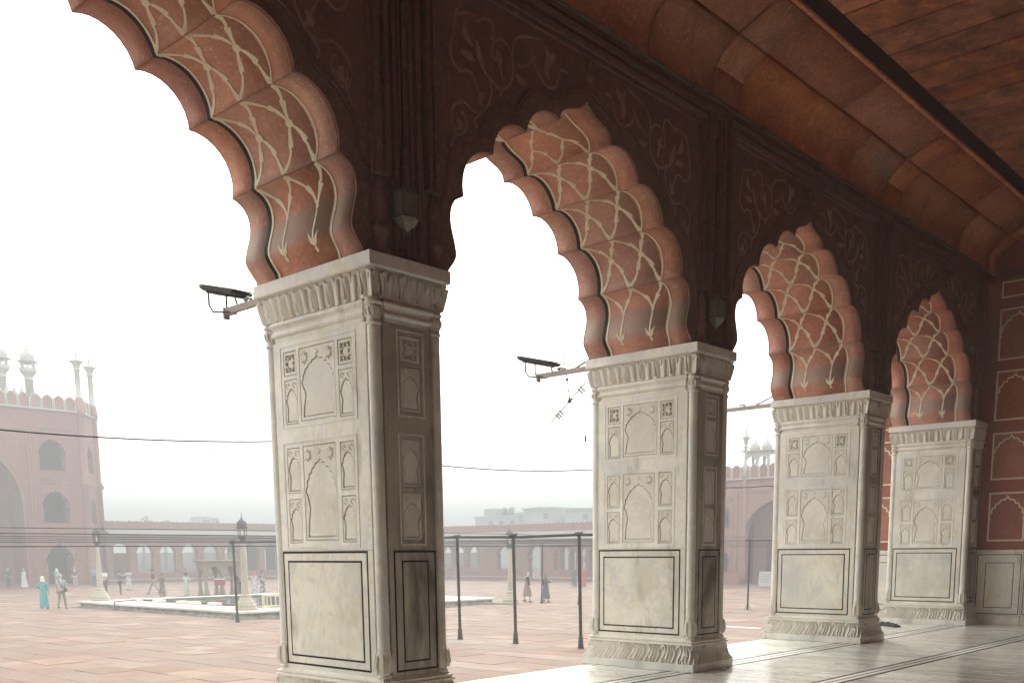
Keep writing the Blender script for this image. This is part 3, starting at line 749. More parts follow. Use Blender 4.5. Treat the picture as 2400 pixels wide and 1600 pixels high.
# flower finial at the crown
mb = MB()
mb.lathe([(.05, 6.60), (.06, 6.63), (.04, 6.66), (.03, 6.68), (.055, 6.72), (.05, 6.77), (.02, 6.80)], (XF+.03, 0, 0), 10)
for s in (-1, 1):
    for dz, dl in ((0, .12), (.05, .11), (-.05, .08)):
        ribbon(mb, [(s*.02, 6.70+dz*.4), (s*.06, 6.72+dz), (s*dl, 6.76+dz)], [.02, .05, .008], .03, FW)
bp('crown_flower', mb, M['stone_wall'])
SCROLL = [[(-1.92, 6.56), (-1.79, 6.62), (-1.7, 6.62), (-1.66, 6.59), (-1.57, 6.65), (-1.48, 6.65), (-1.44, 6.58), (-1.45, 6.51)],
 [(-1.93, 6.61), (-1.98, 6.41), (-2.02, 6.26), (-2.0, 6.14), (-1.9, 6.08), (-1.8, 6.12), (-1.72, 6.09), (-1.69, 6.03), (-1.64, 5.96), (-1.58, 5.94)],
 [(-2.03, 5.38), (-1.98, 5.54), (-2.02, 5.6), (-2.03, 5.68), (-1.97, 5.77), (-1.85, 5.82), (-1.73, 5.78), (-1.6, 5.82), (-1.51, 5.93), (-1.48, 6.05), (-1.51, 6.14), (-1.58, 6.18)],
 [(-1.5, 6.52), (-1.45, 6.48), (-1.47, 6.36), (-1.37, 6.33), (-1.34, 6.27), (-1.32, 6.2)],
 [(-1.43, 6.49), (-1.35, 6.55), (-1.26, 6.53), (-1.18, 6.45), (-1.17, 6.3), (-1.21, 6.19), (-1.32, 6.1), (-1.43, 6.11), (-1.5, 6.16)],
 [(-1.17, 6.47), (-1.15, 6.59), (-1.03, 6.68), (-.75, 6.75)],
 [(-.86, 6.57), (-.84, 6.46), (-.76, 6.39), (-.66, 6.34), (-.53, 6.37), (-.47, 6.48), (-.43, 6.57), (-.32, 6.58)],
 [(-1.1, 6.39), (-1.0, 6.41), (-.9, 6.49), (-.86, 6.57)],
 [(-2.02, 5.67), (-2.03, 5.59), (-1.99, 5.51), (-1.91, 5.52), (-1.83, 5.6), (-1.85, 5.7), (-1.9, 5.72)],
 [(-1.69, 5.64), (-1.71, 5.71), (-1.62, 5.8)], [(-1.36, 6.03), (-1.32, 6.1)]]
TULIP = [[(-1.83, 6.53), (-1.83, 6.45), (-1.79, 6.39), (-1.72, 6.35)], [(-1.68, 6.43), (-1.65, 6.33), (-1.61, 6.24), (-1.56, 6.15)], [(-1.89, 6.26), (-1.77, 6.25), (-1.7, 6.23)],
 [(-.69, 6.71), (-.63, 6.62), (-.66, 6.49), (-.62, 6.41)], [(-.53, 6.70), (-.61, 6.56)], [(-1.13, 6.3), (-1.04, 6.26), (-.94, 6.28)], [(-1.40, 6.44), (-1.36, 6.36), (-1.37, 6.28)], [(-1.95, 5.66), (-1.92, 5.60), (-1.96, 5.54)], [(-1.60, 5.98), (-1.64, 5.90), (-1.58, 5.86)]]
for s in (1, -1):
    mb = MB()
    for c in SCROLL: ribbon(mb, [(s*a, b) for a, b in smooth_path(c, 4)], .026, .004, FW)
    for c in TULIP:
        p = [(s*a, b) for a, b in smooth_path(c, 4)]; n = len(p); ribbon(mb, p, [.012+.075*math.sin(math.pi*min(1, (i/(n-1))*1.05))**1.3 for i in range(n)], .0045, FW)
    bp('floral_scroll', mb, M['inlay_dim'])
ARCH_LABEL = {-2: 'sandstone wall and scalloped arch out of sight past the left edge', -1: 'nearest red sandstone scalloped arch, cut off by the top left edge',
 0: 'second scalloped arch, the one with both springings in view beside two lanterns', 1: 'third scalloped arch with the far domed gate seen through it', 2: 'smallest and farthest scalloped arch, next to the red end wall'}
ARCH_LABEL[0] = 'second scalloped arch, framing the row of black poles in the courtyard'
ARCH_LABEL[-3] = 'sandstone scalloped arch far behind the viewer, out of sight'; ARCH_LABEL[-4] = 'sandstone scalloped arch at the hidden end of the hall behind the viewer'
for k in range(-4, 3):
    root = empty('scalloped_arch', (0, CY+k*SP, 0), label=ARCH_LABEL[k], cat='arch', group='red sandstone arches of the arcade')
    for name, me, m in bay_parts+arch_parts: mobj(name, me, m, root)

# ------------------------------------------------------------------ ceiling: cove, ribs and flat slabs
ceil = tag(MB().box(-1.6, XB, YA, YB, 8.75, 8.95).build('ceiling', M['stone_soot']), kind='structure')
CV = [(-.03, 7.12), (.045, 7.16), (.05, 7.28), (.062, 7.40), (.10, 7.50), (.155, 7.585), (.255, 7.675), (.42, 7.765), (.70, 7.885), (1.0, 7.985)]
LOWER, UPPER = CV[1:7]+[(.404, 7.757)], [(.436, 7.773)]+CV[8:]
def cove_block(prof, y0, y1, proud, th=.14):
    mb = MB(); n = len(prof); vs = []
    P = [Vector(p) for p in prof]
    for y in (y0, y1):
        for i, p in enumerate(P):
            t = (P[min(i+1, n-1)]-P[max(i-1, 0)]).normalized(); m_ = Vector((t.y, -t.x)); a = p+m_*proud; vs.append((a.x, y, a.y))
        for i, p in enumerate(P):
            t = (P[min(i+1, n-1)]-P[max(i-1, 0)]).normalized(); m_ = Vector((-t.y, t.x)); a = p+m_*th; vs.append((a.x, y, a.y))
    fs = []
    for i in range(n-1): fs += [(i, i+1, 2*n+i+1, 2*n+i), (n+i, 3*n+i, 3*n+i+1, n+i+1), (i, n+i, n+i+1, i+1), (2*n+i, 2*n+i+1, 3*n+i+1, 3*n+i)]
    fs += [(0, 2*n, 3*n, n), (n-1, 2*n-1, 4*n-1, 3*n-1)]
    mb.add(vs, fs)
    for j in range(0, 4*(n-1), 4): mb.sm[len(mb.sm)-len(fs)+j] = True
    return mb
rng = random.Random(5)
sub = lambda prof, i0, i1: prof[i0:i1]
for k in range(-6, 4):
    y0, y1 = 6.065+(k-1)*SP, 5.415+k*SP
    if y1 < YA: continue
    y0 = max(y0, YA); gap = .011
    j1 = y0+(y1-y0)*rng.uniform(.46, .56); j2 = y0+(y1-y0)*rng.uniform(.62, .72)
    if y1 > 16.2: pass
    for prof, cutsy in ((LOWER, (y0, j2, y1)), (UPPER, (y0, j1, y1))):
        for a, b in zip(cutsy, cutsy[1:]): cove_block(prof, a+gap, b-gap, rng.uniform(0, .012)).build('cove_block', M['stone_cove'], ceil)
    if y1+.65 > YB+.2: continue
    for prof in (LOWER[:4], CV[4:8], UPPER): cove_block(prof, y1+.004, min(y1+.646, YB), .028).build('cove_rib', M['stone_cove'], ceil)
# lip, dark slot and the long ceiling slabs
MB().box(.93, 1.06, YA, YB, 7.992, 8.035, .006).build('cove_lip', M['stone_cove'], ceil)
y = YA; rng = random.Random(9); i = 0
while y < YB:
    w = min(rng.choice((.58, .62, .66, .69)), YB-y); dz = rng.uniform(-.004, .004)
    for xa, xb in ((1.16+rng.uniform(-.004, .004), 5.4), (5.41, XB)):
        MB().box(xa, xb, y+.02, y+w-.02, 8.168+dz, 8.45, .012).build('ceiling_slab', M['stone_plank'], ceil)
    y += w; i += 1
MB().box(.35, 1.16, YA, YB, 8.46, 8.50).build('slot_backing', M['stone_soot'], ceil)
# eroded pale patch and a crack on the cove blocks
def cove_pt(t, off):
    L = chart([Vector(p) for p in LOWER]); P_ = [Vector(p) for p in LOWER]; d = t*L[-1]
    for i in range(len(P_)-1):
        if d <= L[i+1] or i == len(P_)-2:
            e = (P_[i+1]-P_[i]).normalized(); q = P_[i].lerp(P_[i+1], (d-L[i])/(L[i+1]-L[i])); return (q.x+e.y*off, q.y-e.x*off)
mb = MB(); rp = random.Random(12)
for k in range(260):
    u, v = rp.gauss(0, .42), rp.gauss(0, .42)
    if u*u+v*v > 1: continue
    y = 10.3+u*.5; t = .66+v*.26-.10*u; a = rp.uniform(.01, .035); b = rp.uniform(.008, .03); o = rp.uniform(.013, .017)
    vs_ = []
    for dy, dt in ((-a, -b*.6), (a*.7, -b), (a, b*.7), (-a*.6, b)):
        x_, z_ = cove_pt(min(.97, max(.05, t+dt)), o); vs_.append((x_, y+dy, z_))
    mb.add(vs_, [(0, 1, 2, 3)])
mb.build('eroded_patch', M['inlay_dim'], ceil, kind='stuff')
# cornice strip and conduit along the wall head
cor = MB()
for a, b, c, d in ((XF-.03, XF+.05, 7.0, 7.045), (XF-.03, XF+.035, 7.045, 7.09), (XF-.03, XF+.07, 7.09, 7.135)): cor.box(a, b, YA, YB, c, d, .006)
tag(cor.build('wall_cornice', M['stone_wall']), label='moulded red stone cornice running above all the arches', cat='cornice')
cn = MB(); pts = []
rng = random.Random(2); y = YA+.1
while y < YB-.1: pts.append((XF+.10+rng.uniform(-.006, .006), y, 7.145+rng.uniform(-.012, .008))); y += .55
cn.tube(pts, .017, 6)
cond = tag(cn.build('electrical_conduit', M['brass']), label='thin brown electrical conduit clipped along the foot of the ceiling cove', cat='conduit')
for k in range(0, len(pts), 3):
    p = pts[k]; MB().box(p[0]-.03, p[0]+.025, p[1]-.02, p[1]+.02, p[2]-.03, p[2]+.022).build('clip', M['brass'], cond)

# ------------------------------------------------------------------ end wall with red panels and marble dado
YW = 16.4
ew = tag(MB().box(-3.4, XB, YW, YW+.6, ZC, 8.9).build('end_wall', M['stone_panel']), label='red sandstone end wall with rows of arched panels over a marble dado', cat='wall')
EW = basis((1, 0, 0), (0, 0, 1), (0, -1, 0), (0, YW, 0))
px = [.21]
while px[-1] < XB-.9: px.append(px[-1]+.96)
for x in [-2.62]+px:
    x1 = x+.70
    for z0, z1 in ((1.775, 2.755), (3.05, 3.98), (4.26, 5.23), (5.48, 6.46), (6.71, 7.0)):
        MB().box(x, x1, z0, z1, -.004, .004).build('wall_panel', M['stone_panel'], ew, EW)
        bars(x-.018, x1+.018, z0-.018, z1+.018, .034, -.004, .022).build('panel_border', M['inlay_white'], ew, EW)
        if z1-z0 > .6:
            a = foil_arch((x+x1)/2, z0+.38, (x1-x)-.06, (z1-z0)*.50, 9, 0, 4, .12); mb = MB()
            ribbon(mb, a[1:-1], .034, .010, lambda u, v, h: (u, v, h+.003)); 
            e = plate([star((x+x1)/2, z0+.38+(z1-z0)*.50+.035, .036, 5)], .008, 0, .003); mb.add(e.v, e.f)
            mb.build('panel_arch', M['inlay_white'], ew, EW)
for x in [-2.66]+[.0+.955*i for i in range(0, 10)]:
    x1 = min(x+.95, XB); a0 = 1.53
    if x == -2.66: x1 = -1.76
    MB().box(x+.003, x1-.003, .19, a0, -.01, .022, .003).build('dado_slab', M['marble_dado'], ew, EW)
    MB().box(x+.003, x1-.003, .0, .186, -.01, .030, .003).build('skirting_block', M['marble'], ew, EW)
    bars(x+.03, x1-.03 if x1-x > .9 else x1-.02, .215, 1.485, .016, .01, .0236).build('inlay_border', M['inlay_black'], ew, EW)
    bars(x+.20, x1-.17, .35, 1.312, .014, .01, .0236).build('inlay_border', M['inlay_black'], ew, EW)
MB().box(-3.3, XB, 1.532, 1.575, -.01, .034, .004).build('dado_cap', M['marble'], ew, EW)
MB().box(-3.3, XB, 7.10, 7.20, -.01, .05, .008).build('cornice', M['stone_wall'], ew, EW)
# walls that close the hall behind the viewer
rw = plate([rect(YA, YB, 0, 8.9)]+[foil_arch(-18.+SP*i, .02, 3.6, 5.6, 9, 0, 5, .55) for i in range(7)], .8, 0, 0)
tag(rw.build('inner_arcade_wall', M['stone_wall'], None, Matrix.Translation((XB, 0, 0)) @ NARROW), label='inner sandstone arcade wall behind the viewer, out of sight', cat='wall')
tag(MB().box(XB+5, XB+5.4, YA, YB, 0, 8.9).build('qibla_wall', M['stone_wall']), label='back wall of the prayer hall, out of sight behind the viewer', cat='wall')
MB().box(XB+.8, XB+5, YA, YB, -.3, 0).build('inner_floor', M['floor_white'], kind='structure')
MB().box(XB, XB+5.4, YA, YB, 8.9, 9.1).build('inner_ceiling', M['stone_wall'], kind='structure')
tag(MB().box(-1.7, XB+5.4, YA-.5, YA, ZC, 8.95).build('near_end_wall', M['stone_wall']), label='sandstone wall closing the hall behind the viewer, out of sight', cat='wall')

# ------------------------------------------------------------------ courtyard buildings
def pointed_arch(cx, z0, w, zs, za, n=9):
    """four-centred pointed arch outline, straight jambs up to zs, apex za"""
    a = w/2; h = za-zs; half = [(a*math.cos(t)**.9 if t < 1.5707 else 0, h*(math.sin(t)**1.05*.86+.14*(t/1.5708)**3)) for t in [math.pi/2*i/n for i in range(n+1)]]
    half[-1] = (0, h)
    return [(cx-a, z0)]+[(cx-x, zs+y) for x, y in half]+[(cx+x, zs+y) for x, y in half[-2::-1]]+[(cx+a, z0)]
def strip_around(pts, w, th):
    mb = MB(); ribbon(mb, pts, w, th, lambda a, b, h: (a, b, h)); return mb
def merlon_row(root, mt, a0, a1, n, zb, h, mesh_cache={}):
    p = (a1-a0)/n; key = (round(p, 3), h)
    if key not in mesh_cache:
        w = p*.86
        pl = [(-w/2, 0), (-w/2, h*.45), (-w*.56, h*.52), (-w*.54, h*.62), (-w*.44, h*.78), (-w*.27, h*.90), (-w*.1, h*.96), (0, h), (w*.1, h*.96), (w*.27, h*.90), (w*.44, h*.78), (w*.54, h*.62), (w*.56, h*.52), (w/2, h*.45), (w/2, 0)]
        me = plate([pl], .35, .02, -.35).mesh(mt.to_3x3().to_4x4()); me.materials.append(M['gate_stone'])
        rm = strip_around(pl, .09*h/1.25, .03).mesh(mt.to_3x3().to_4x4()); rm.materials.append(M['white_stone'])
        mesh_cache[key] = (me, rm)
    me, rm = mesh_cache[key]
    for i in range(n):
        o = mobj('merlon', me, M['gate_stone'], root); o.location = mt @ Vector((a0+p*(i+.5), zb, 0))
        mobj('merlon_rim', rm, M['white_stone'], o)
def window(root, mt, cx, z0, w, h, foils=9):
    f = foil_arch(cx, z0, w, h, foils, 0, 3, .5)
    strip_around(f, .14, .05).build('window_frame', M['gate_stone'], root, mt)
    bars(cx-w/2-.38, cx+w/2+.38, z0-.25, z0+h+.42, .08, -.02, .05).build('window_surround', M['gate_stone'], root, mt)
    return f
PINN = lambda zs, zt, s=1.: [(.36*s, zs), (.25*s, zs+.1), (.24*s, zt-2.25), (.36*s, zt-2.2), (.36*s, zt-2.12), (.22*s, zt-2.1), (.26*s, zt-2.0), (.42*s, zt-1.6), (.66*s, zt-1.47), (.66*s, zt-1.44), (.34*s, zt-1.3), (.14*s, zt-1.05), (.08*s, zt-.95), (.15*s, zt-.83), (.06*s, zt-.72), (.045*s, zt-.5), (.01*s, zt)]
def minaret(root, x, y, z0):
    m = MB(); m.lathe([(.40, z0), (.36, 17.95), (.46, 18.0), (.46, 18.08), (.37, 18.12), (.42, 18.3), (.6, 18.58), (.76, 18.75), (.78, 18.95)], (x, y, 0), 12)
    o = m.build('minaret', M['white_stone'], root)
    b = MB(); b.lathe([(.78, 18.95), (.80, 19.06), (.70, 19.06), (.66, 18.96)], (x, y, 0), 12); b.build('balcony', M['white_stone'], o)
    c = MB()
    for k in range(8):
        a = 2*math.pi*(k+.5)/8; c.box(x+.56*math.cos(a)-.06, x+.56*math.cos(a)+.06, y+.56*math.sin(a)-.06, y+.56*math.sin(a)+.06, 18.95, 19.6)
    c.lathe([(.66, 19.5), (.68, 19.62), (.60, 19.62), (.60, 19.52)], (x, y, 0), 12); c.lathe([(.62, 19.60), (.94, 19.66), (.94, 19.70), (.64, 19.80)], (x, y, 0), 12); c.build('open_lantern', M['white_stone'], o)
    d = MB(); d.lathe([(.62, 19.78), (.67, 19.95), (.66, 20.15), (.56, 20.42), (.36, 20.62), (.22, 20.70), (.26, 20.76), (.12, 20.86), (.06, 20.98), (.12, 21.10), (.05, 21.2), (.012, 21.74)], (x, y, 0), 14); d.build('dome', M['white_stone'], o)
# --- east gate
ge = empty('gatehouse', (-87, 25.5, ZC), label='tall hazy red gatehouse with white minarets at the left edge', cat='gatehouse')
ge_m = Matrix.Translation((87, -25.5, -ZC))           # children keep world coordinates through this offset
def under(root, o):
    o.parent = root; o.matrix_parent_inverse = Matrix.Translation(-root.location); return o
class UnderRoot:
    pass
GE = basis((0, 1, 0), (0, 0, 1), (1, 0, 0), (0, 0, -ZC)) @ Matrix.Identity(4)
# local frame of the root: x 0 at the facade, y measured from its centre, z from the courtyard
L_ = lambda y: y-25.5
Hz = lambda z: z-ZC
FE = basis((0, 1, 0), (0, 0, 1), (1, 0, 0))
iw = pointed_arch(0, .12, 9.6, 7.6, 12.7)
wins = []
for s in (-1, 1):
    for z0, h in ((10.42, 2.85), (5.71, 2.92), (.12, 3.75)): wins.append((s*7.65, z0, 2.46, h))
holes = [foil_arch(c, z0, w, h, 9, 0, 3, .5) for c, z0, w, h in wins]
plate([rect(-10.4, 10.4, .1, 15.78), iw]+holes, 1.1, 0, -1.1).build('facade', M['gate_stone'], ge, FE)
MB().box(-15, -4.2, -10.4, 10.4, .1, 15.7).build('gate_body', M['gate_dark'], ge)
for s in (-1, 1):
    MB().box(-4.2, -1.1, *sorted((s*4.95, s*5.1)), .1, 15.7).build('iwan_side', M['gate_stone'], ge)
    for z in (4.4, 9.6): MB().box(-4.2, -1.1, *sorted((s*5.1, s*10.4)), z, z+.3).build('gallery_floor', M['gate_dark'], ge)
plate([rect(-4.95, 4.95, .1, 13.2), pointed_arch(0, .12, 3.6, 3.2, 5.6), foil_arch(0, 6.6, 2., 2.6, 9, 0, 3, .5)], .5, 0, -4.2).build('iwan_back', M['gate_stone'], ge, FE)
for z in (6.2, 6.9): MB().box(-3.69, -3.6, -4.8, 4.8, z, z+.1).build('iwan_band', M['gate_stone'], ge)
for c, z0, w, h in wins: window(ge, FE, c, z0, w, h)
strip_around(iw, .22, .08).build('iwan_rim', M['gate_stone'], ge, FE)
strip_around(pointed_arch(0, .12, 10.3, 7.7, 13.2), .10, .05).build('iwan_rim', M['gate_stone'], ge, FE)
bars(-5.6, 5.6, .1, 14.0, .12, -.02, .06).build('iwan_frame', M['gate_stone'], ge, FE)
for s in (-1, 1):
    for a in (5.85, 9.65): MB().box(a*s-.06, a*s+.06, .1, 14.2, -.02, .05).build('facade_fillet', M['gate_stone'], ge, FE)
    for zz in (4.55, 4.95, 9.3, 9.65, 14.1):
        a, b = sorted((5.9*s, 9.6*s)); MB().box(a, b, zz, zz+.09, -.02, .06).build('string_course', M['gate_stone'], ge, FE)
for z, d, m_ in ((15.62, .10, 'gate_stone'), (15.74, .20, 'white_stone')): MB().box(-10.5, 10.5, z, z+.12, -.3, d).build('cornice', M[m_], ge, FE)
merlon_row(ge, FE, -10.15, 10.15, 20, 15.86, 1.26)
rngp = random.Random(31)
for i in range(26):
    s = rngp.choice((-1, 1)); a = s*rngp.uniform(5.95, 9.4); z = rngp.choice((4.62, 9.38, 13.9, 8.9, 9.0))+rngp.uniform(-.2, .1)
    w = rngp.uniform(.3, .9); MB().box(a-w/2, a+w/2, z, z+rngp.uniform(.15, .4), -.02, .03).build('worn_block', M['gate_stone'], ge, FE)
# chamfered corners with their own windows, shafts and pinnacles
for s in (-1, 1):
    p0, p1 = Vector((0, s*10.4, 0)), Vector((-3.0, s*13.0, 0)); d = (p1-p0); Lc = d.length; t = d.normalized()
    if s < 0: p0, p1 = p1, p0; t = -t
    FC = basis(t, (0, 0, 1), t.cross(Vector((0, 0, 1))), p0)
    cw = [(Lc/2, z0, 1.7, h) for z0, h in ((10.42, 2.55), (5.71, 2.4), (.3, 3.3))]
    plate([rect(0, Lc, .1, 15.75)]+[foil_arch(c, z0, w, h, 7, 0, 3, .5) for c, z0, w, h in cw], .8, 0, -.8).build('corner_face', M['gate_stone'], ge, FC)
    MB().box(0.1, Lc-.1, .1, 15.6, -2.2, -1.6).build('corner_recess', M['gate_dark'], ge, FC)
    for c, z0, w, h in cw: window(ge, FC, c, z0, w, h, 7)
    MB().box(-.1, Lc+.1, 15.74, 15.86, -.3, .2).build('cornice', M['white_stone'], ge, FC)
    MB().box(-.1, Lc+.1, 9.2, 9.5, -.02, .12).build('string_course', M['gate_stone'], ge, FC)
    merlon_row(ge, FC, .35, Lc-.2, 4, 15.86, 1.26, {})
    MB().box(-15, -3.0, *sorted((s*10.2, s*13.0)), .1, 15.7).build('gate_flank', M['gate_stone'], ge)
    sh = MB(); sh.lathe([(.42, 0), (.42, .6), (.36, .7), (.36, 9.0), (.5, 9.2), (.5, 9.4), (.34, 9.6), (.34, 15.6), (.45, 15.75), (.36, 15.9), (.36, 17.1)], (.02, s*10.45, 0), 10); sh.build('corner_shaft', M['gate_stone'], ge)
    sh = MB(); sh.lathe([(.30, 16.9)]+PINN(16.95, 21.77), (.02, s*10.45, 0), 10)
    sh.build('pinnacle', M['white_stone'], ge)
    sh = MB(); sh.lathe([(.42, 0), (.36, .7), (.36, 9.0), (.6, 9.25), (.34, 9.7), (.34, 15.6), (.48, 15.8), (.36, 16.9)], (-3.0, s*13.0, 0), 10); sh.build('corner_shaft', M['gate_stone'], ge)
    sh = MB(); sh.lathe([(.30, 16.9)]+PINN(16.95, 21.93), (-3.0, s*13.0, 0), 10)
    sh.build('pinnacle', M['white_stone'], ge)
MB().box(-15, .2, -13.2, 13.2, 0, .1).build('gate_step', M['gate_stone'], ge)
MB().box(.2, .9, -11, 11, 0, .05).build('gate_step', M['gate_stone'], ge)
_mk = Matrix.Translation((0, 0, 0))
class Sh(MB):
    pass
for yy_ in (34.04, 31.62):
    # minaret geometry is written in world heights; shift it into the gate's own frame
    o0 = len(ge.children); minaret(ge, -6.0, L_(yy_), 15.6)
for o in [c for c in ge.children if c.name.startswith('minaret')]: o.location.z = -ZC
for i in range(14):
    y = L_(32.54-.665*i); d = MB(); d.lathe([(.24, 15.8), (.30, 17.2), (.33, 17.35), (.30, 17.55), (.16, 17.85), (.06, 18.0), (.09, 18.1), (.03, 18.2), (.01, 18.58)], (-4, y, 0), 9); d.build('small_dome', M['white_stone'], ge)
# --- north gate, smaller in view
gn = empty('gatehouse', (-31, 65, ZC), label='hazy pink gatehouse with two small domes, seen between the second and third piers', cat='gatehouse')
FN = basis((1, 0, 0), (0, 0, 1), (0, -1, 0))
iw = pointed_arch(0, .1, 5.8, 3.9, 6.75)
wn_ = [(s*4.8, z0, 1.15, h) for s in (-1, 1) for z0, h in ((4.62, 1.75), (.8, 2.1))]
plate([rect(-7.4, 7.4, .05, 8.4), iw]+[foil_arch(c, z0, w, h, 7, 0, 3, .5) for c, z0, w, h in wn_], .8, 0, -.8).build('facade', M['gate_stone'], gn, FN)
MB().box(-7.4, 7.4, .05, 8.35, -10, -2.6).build('gate_body', M['gate_dark'], gn, FN)
for s in (-1, 1): MB().box(*sorted((s*7.4, s*7.0)), .05, 8.35, -10, -.8).build('gate_flank', M['gate_stone'], gn, FN)
plate([rect(-3.1, 3.1, .05, 7.2), pointed_arch(.4, .1, 4.6, 2.9, 4.9)], .4, 0, -2.4).build('iwan_back', M['gate_stone'], gn, FN)
for c, z0, w, h in wn_: window(gn, FN, c, z0, w, h, 7)
strip_around(iw, .12, .05).build('iwan_rim', M['gate_stone'], gn, FN)
bars(-3.5, 3.5, .05, 7.4, .08, -.02, .05).build('iwan_frame', M['gate_stone'], gn, FN)
for z, d, m_ in ((7.75, .05, 'gate_stone'), (8.25, .10, 'gate_stone'), (8.36, .18, 'white_stone')): MB().box(-7.5, 7.5, z, z+.09, -.2, d).build('cornice', M[m_], gn, FN)
merlon_row(gn, FN, -7.4, 7.4, 18, 8.45, 1.06, {})
for z in (1.1, 2.9, 4.0, 6.0, 7.0):
    for s in (-1, 1):
        a, b = sorted((3.6*s, 6.9*s)); MB().box(a, b, z, z+.06, -.02, .04).build('string_course', M['gate_stone'], gn, FN)
for i in range(18):
    a = rngp.uniform(-6.8, -3.7); z = rngp.choice((7.1, 6.6, 6.1, 3.2))+rngp.uniform(-.1, .2); w = rngp.uniform(.2, .5)
    MB().box(a-w/2, a+w/2, z, z+rngp.uniform(.12, .3), -.02, .03).build('worn_block', M['gate_stone'], gn, FN)
for s in (-1, 1):
    MB().lathe([(.27, .05), (.24, 1.), (.20, 1.1), (.20, 8.5)], (s*2.85, -.02, 0), 8).build('corner_shaft', M['gate_stone'], gn)
    MB().lathe([(.22, 8.45), (.22, 9.4)]+PINN(9.45, 13.05, .5)[1:], (s*2.85, -.02, 0), 8).build('pinnacle', M['white_stone'], gn)
    ch = MB(); cx_ = -3.2 if s < 0 else 3.2
    for a in (cx_-1.05, cx_, cx_+1.05):
        for b in (2.4, 3.6): ch.box(a-.09, a+.09, b-.09, b+.09, 8.4, 10.55)
    ch.box(cx_-1.15, cx_+1.15, 2.3, 3.7, 10.55, 10.75); ch.box(cx_-1.32, cx_+1.32, 2.1, 3.9, 10.75, 10.85)
    o = ch.build('chhatri', M['white_stone'], gn)
    for b in (2.3,):
        plate([rect(cx_-1.1, cx_+1.1, 9.4, 10.55), foil_arch(cx_-.53, 9.38, .86, .95, 5, 0, 3, .5), foil_arch(cx_+.53, 9.38, .86, .95, 5, 0, 3, .5)], .1, 0, -b-.1).build('chhatri_arch', M['white_stone'], o, FN)
    for a in (cx_-.55, cx_+.55):
        d = MB(); d.lathe([(.36, 10.85), (.44, 11.05), (.43, 11.2), (.30, 11.42), (.12, 11.55), (.05, 11.65), (.07, 11.72), (.02, 11.8), (.008, 12.05)], (a, 3.0, 0), 10); d.build('dome', M['white_stone'], o)
MB().box(-7.7, 7.7, 0, .05, -10, .5).build('gate_step', M['gate_stone'], gn, FN)
MB().box(-7.4, -2.9, .05, 1.0, -.02, .12).build('gate_plinth', M['gate_stone'], gn, FN)
MB().box(2.9, 7.4, .05, 1.0, -.02, .12).build('gate_plinth', M['gate_stone'], gn, FN)

# --- arcaded wings
def scallop_top(a0, a1, z, p, h):
    pts = []; n = max(1, round((a1-a0)/p)); p = (a1-a0)/n
    for i in range(n):
        for t in (0, .12, .3, .5, .7, .88): pts.append((a0+p*(i+t), z+h*math.sin(math.pi*t)**.7))
    pts.append((a1, z)); return pts
def wing(label, loc, F, a0, a1, zpar, ztop, zbot, opens, jali):
    root = empty('arcade_wing', loc, label=label, cat='arcade', group=None)
    holes = [foil_arch(c, z0, w, h, 7, 0, 3, .62) for c, z0, w, h in opens]
    plate([rect(a0, a1, 0, ztop)]+holes, .55, 0, -.55).build('arcade_wall', M['gate_stone'], root, F)
    top = scallop_top(a0, a1, zpar-.13, .58, .13)
    plate([[(a0, ztop)]+[(a1, ztop)]+top[::-1]], .3, 0, -.35).build('parapet', M['gate_stone'], root, F)
    ch = MB(); n = int((a1-a0)/2.0); p = (a1-a0)/n
    for i in range(n):
        x0, x1 = a0+p*i+.004, a0+p*(i+1)-.004
        c = MB(); c.add([(x0, ztop, -.02), (x1, ztop, -.02), (x1, zbot, 1.0), (x0, zbot, 1.0), (x0, ztop-.12, -.02), (x1, ztop-.12, -.02), (x1, zbot-.09, 1.0), (x0, zbot-.09, 1.0)], [(0, 3, 2, 1), (4, 5, 6, 7), (3, 7, 6, 2), (0, 1, 5, 4), (0, 4, 7, 3), (1, 2, 6, 5)])
        c.build('eave_slab', M['lattice'], root, F)
    MB().box(a0, a1, ztop-.3, ztop, -4.5, -.55).build('roof', M['gate_dark'], root, F)
    MB().box(a0, a1, 0, .12, -.55, .45).build('plinth', M['gate_stone'], root, F)
    MB().box(a0, a1, .28, .36, -.02, .06).build('string_course', M['white_stone'], root, F)
    nm = MB(); k = a0+.4
    while k < a1-.4:
        e = strip_around(foil_arch(k, .38, .42, .48, 5, 0, 2, .5), .05, .03); nm.add(e.v, e.f); k += .62
    nm.build('plinth_niches', M['gate_stone'], root, F, kind='stuff')
    for c, z0, w, h in opens:
        strip_around(foil_arch(c, z0, w+.16, h+.08, 7, 0, 3, .62), .10, .06).build('arch_rim', M['gate_stone'], root, F)
    for i in jali:
        c, z0, w, h = opens[i]; mb = MB(); zt = z0+h*.66; n = max(3, int(w/.13)); st = w/n
        for k in range(n+1): mb.box(c-w/2+k*st-.018, c-w/2+k*st+.018, z0, zt, -.34, -.28)
        m_ = max(4, int((zt-z0)/.17)); sv = (zt-z0)/m_
        for k in range(m_+1): mb.box(c-w/2, c+w/2, z0+k*sv-.018, z0+k*sv+.018, -.34, -.28)
        for k in range(n):
            for q in range(m_):
                if (k+q) % 2 == 0:
                    x_, y_ = c-w/2+(k+.5)*st, z0+(q+.5)*sv; mb.add([(x_-.045, y_, -.33), (x_, y_-.045, -.33), (x_+.045, y_, -.33), (x_, y_+.045, -.33)], [(0, 1, 2, 3)])
        mb.box(c-w/2, c+w/2, zt, zt+.06, -.36, -.26); mb.build('lattice_screen', M['lattice'], root, F)
    return root
ec = [39.87+2.44*i for i in range(11)]
op = [(ec[0]-51.75, 2.95, 1.5, .9)]+[(y-51.75, .97, 1.64, 2.88) for y in ec[1:]]
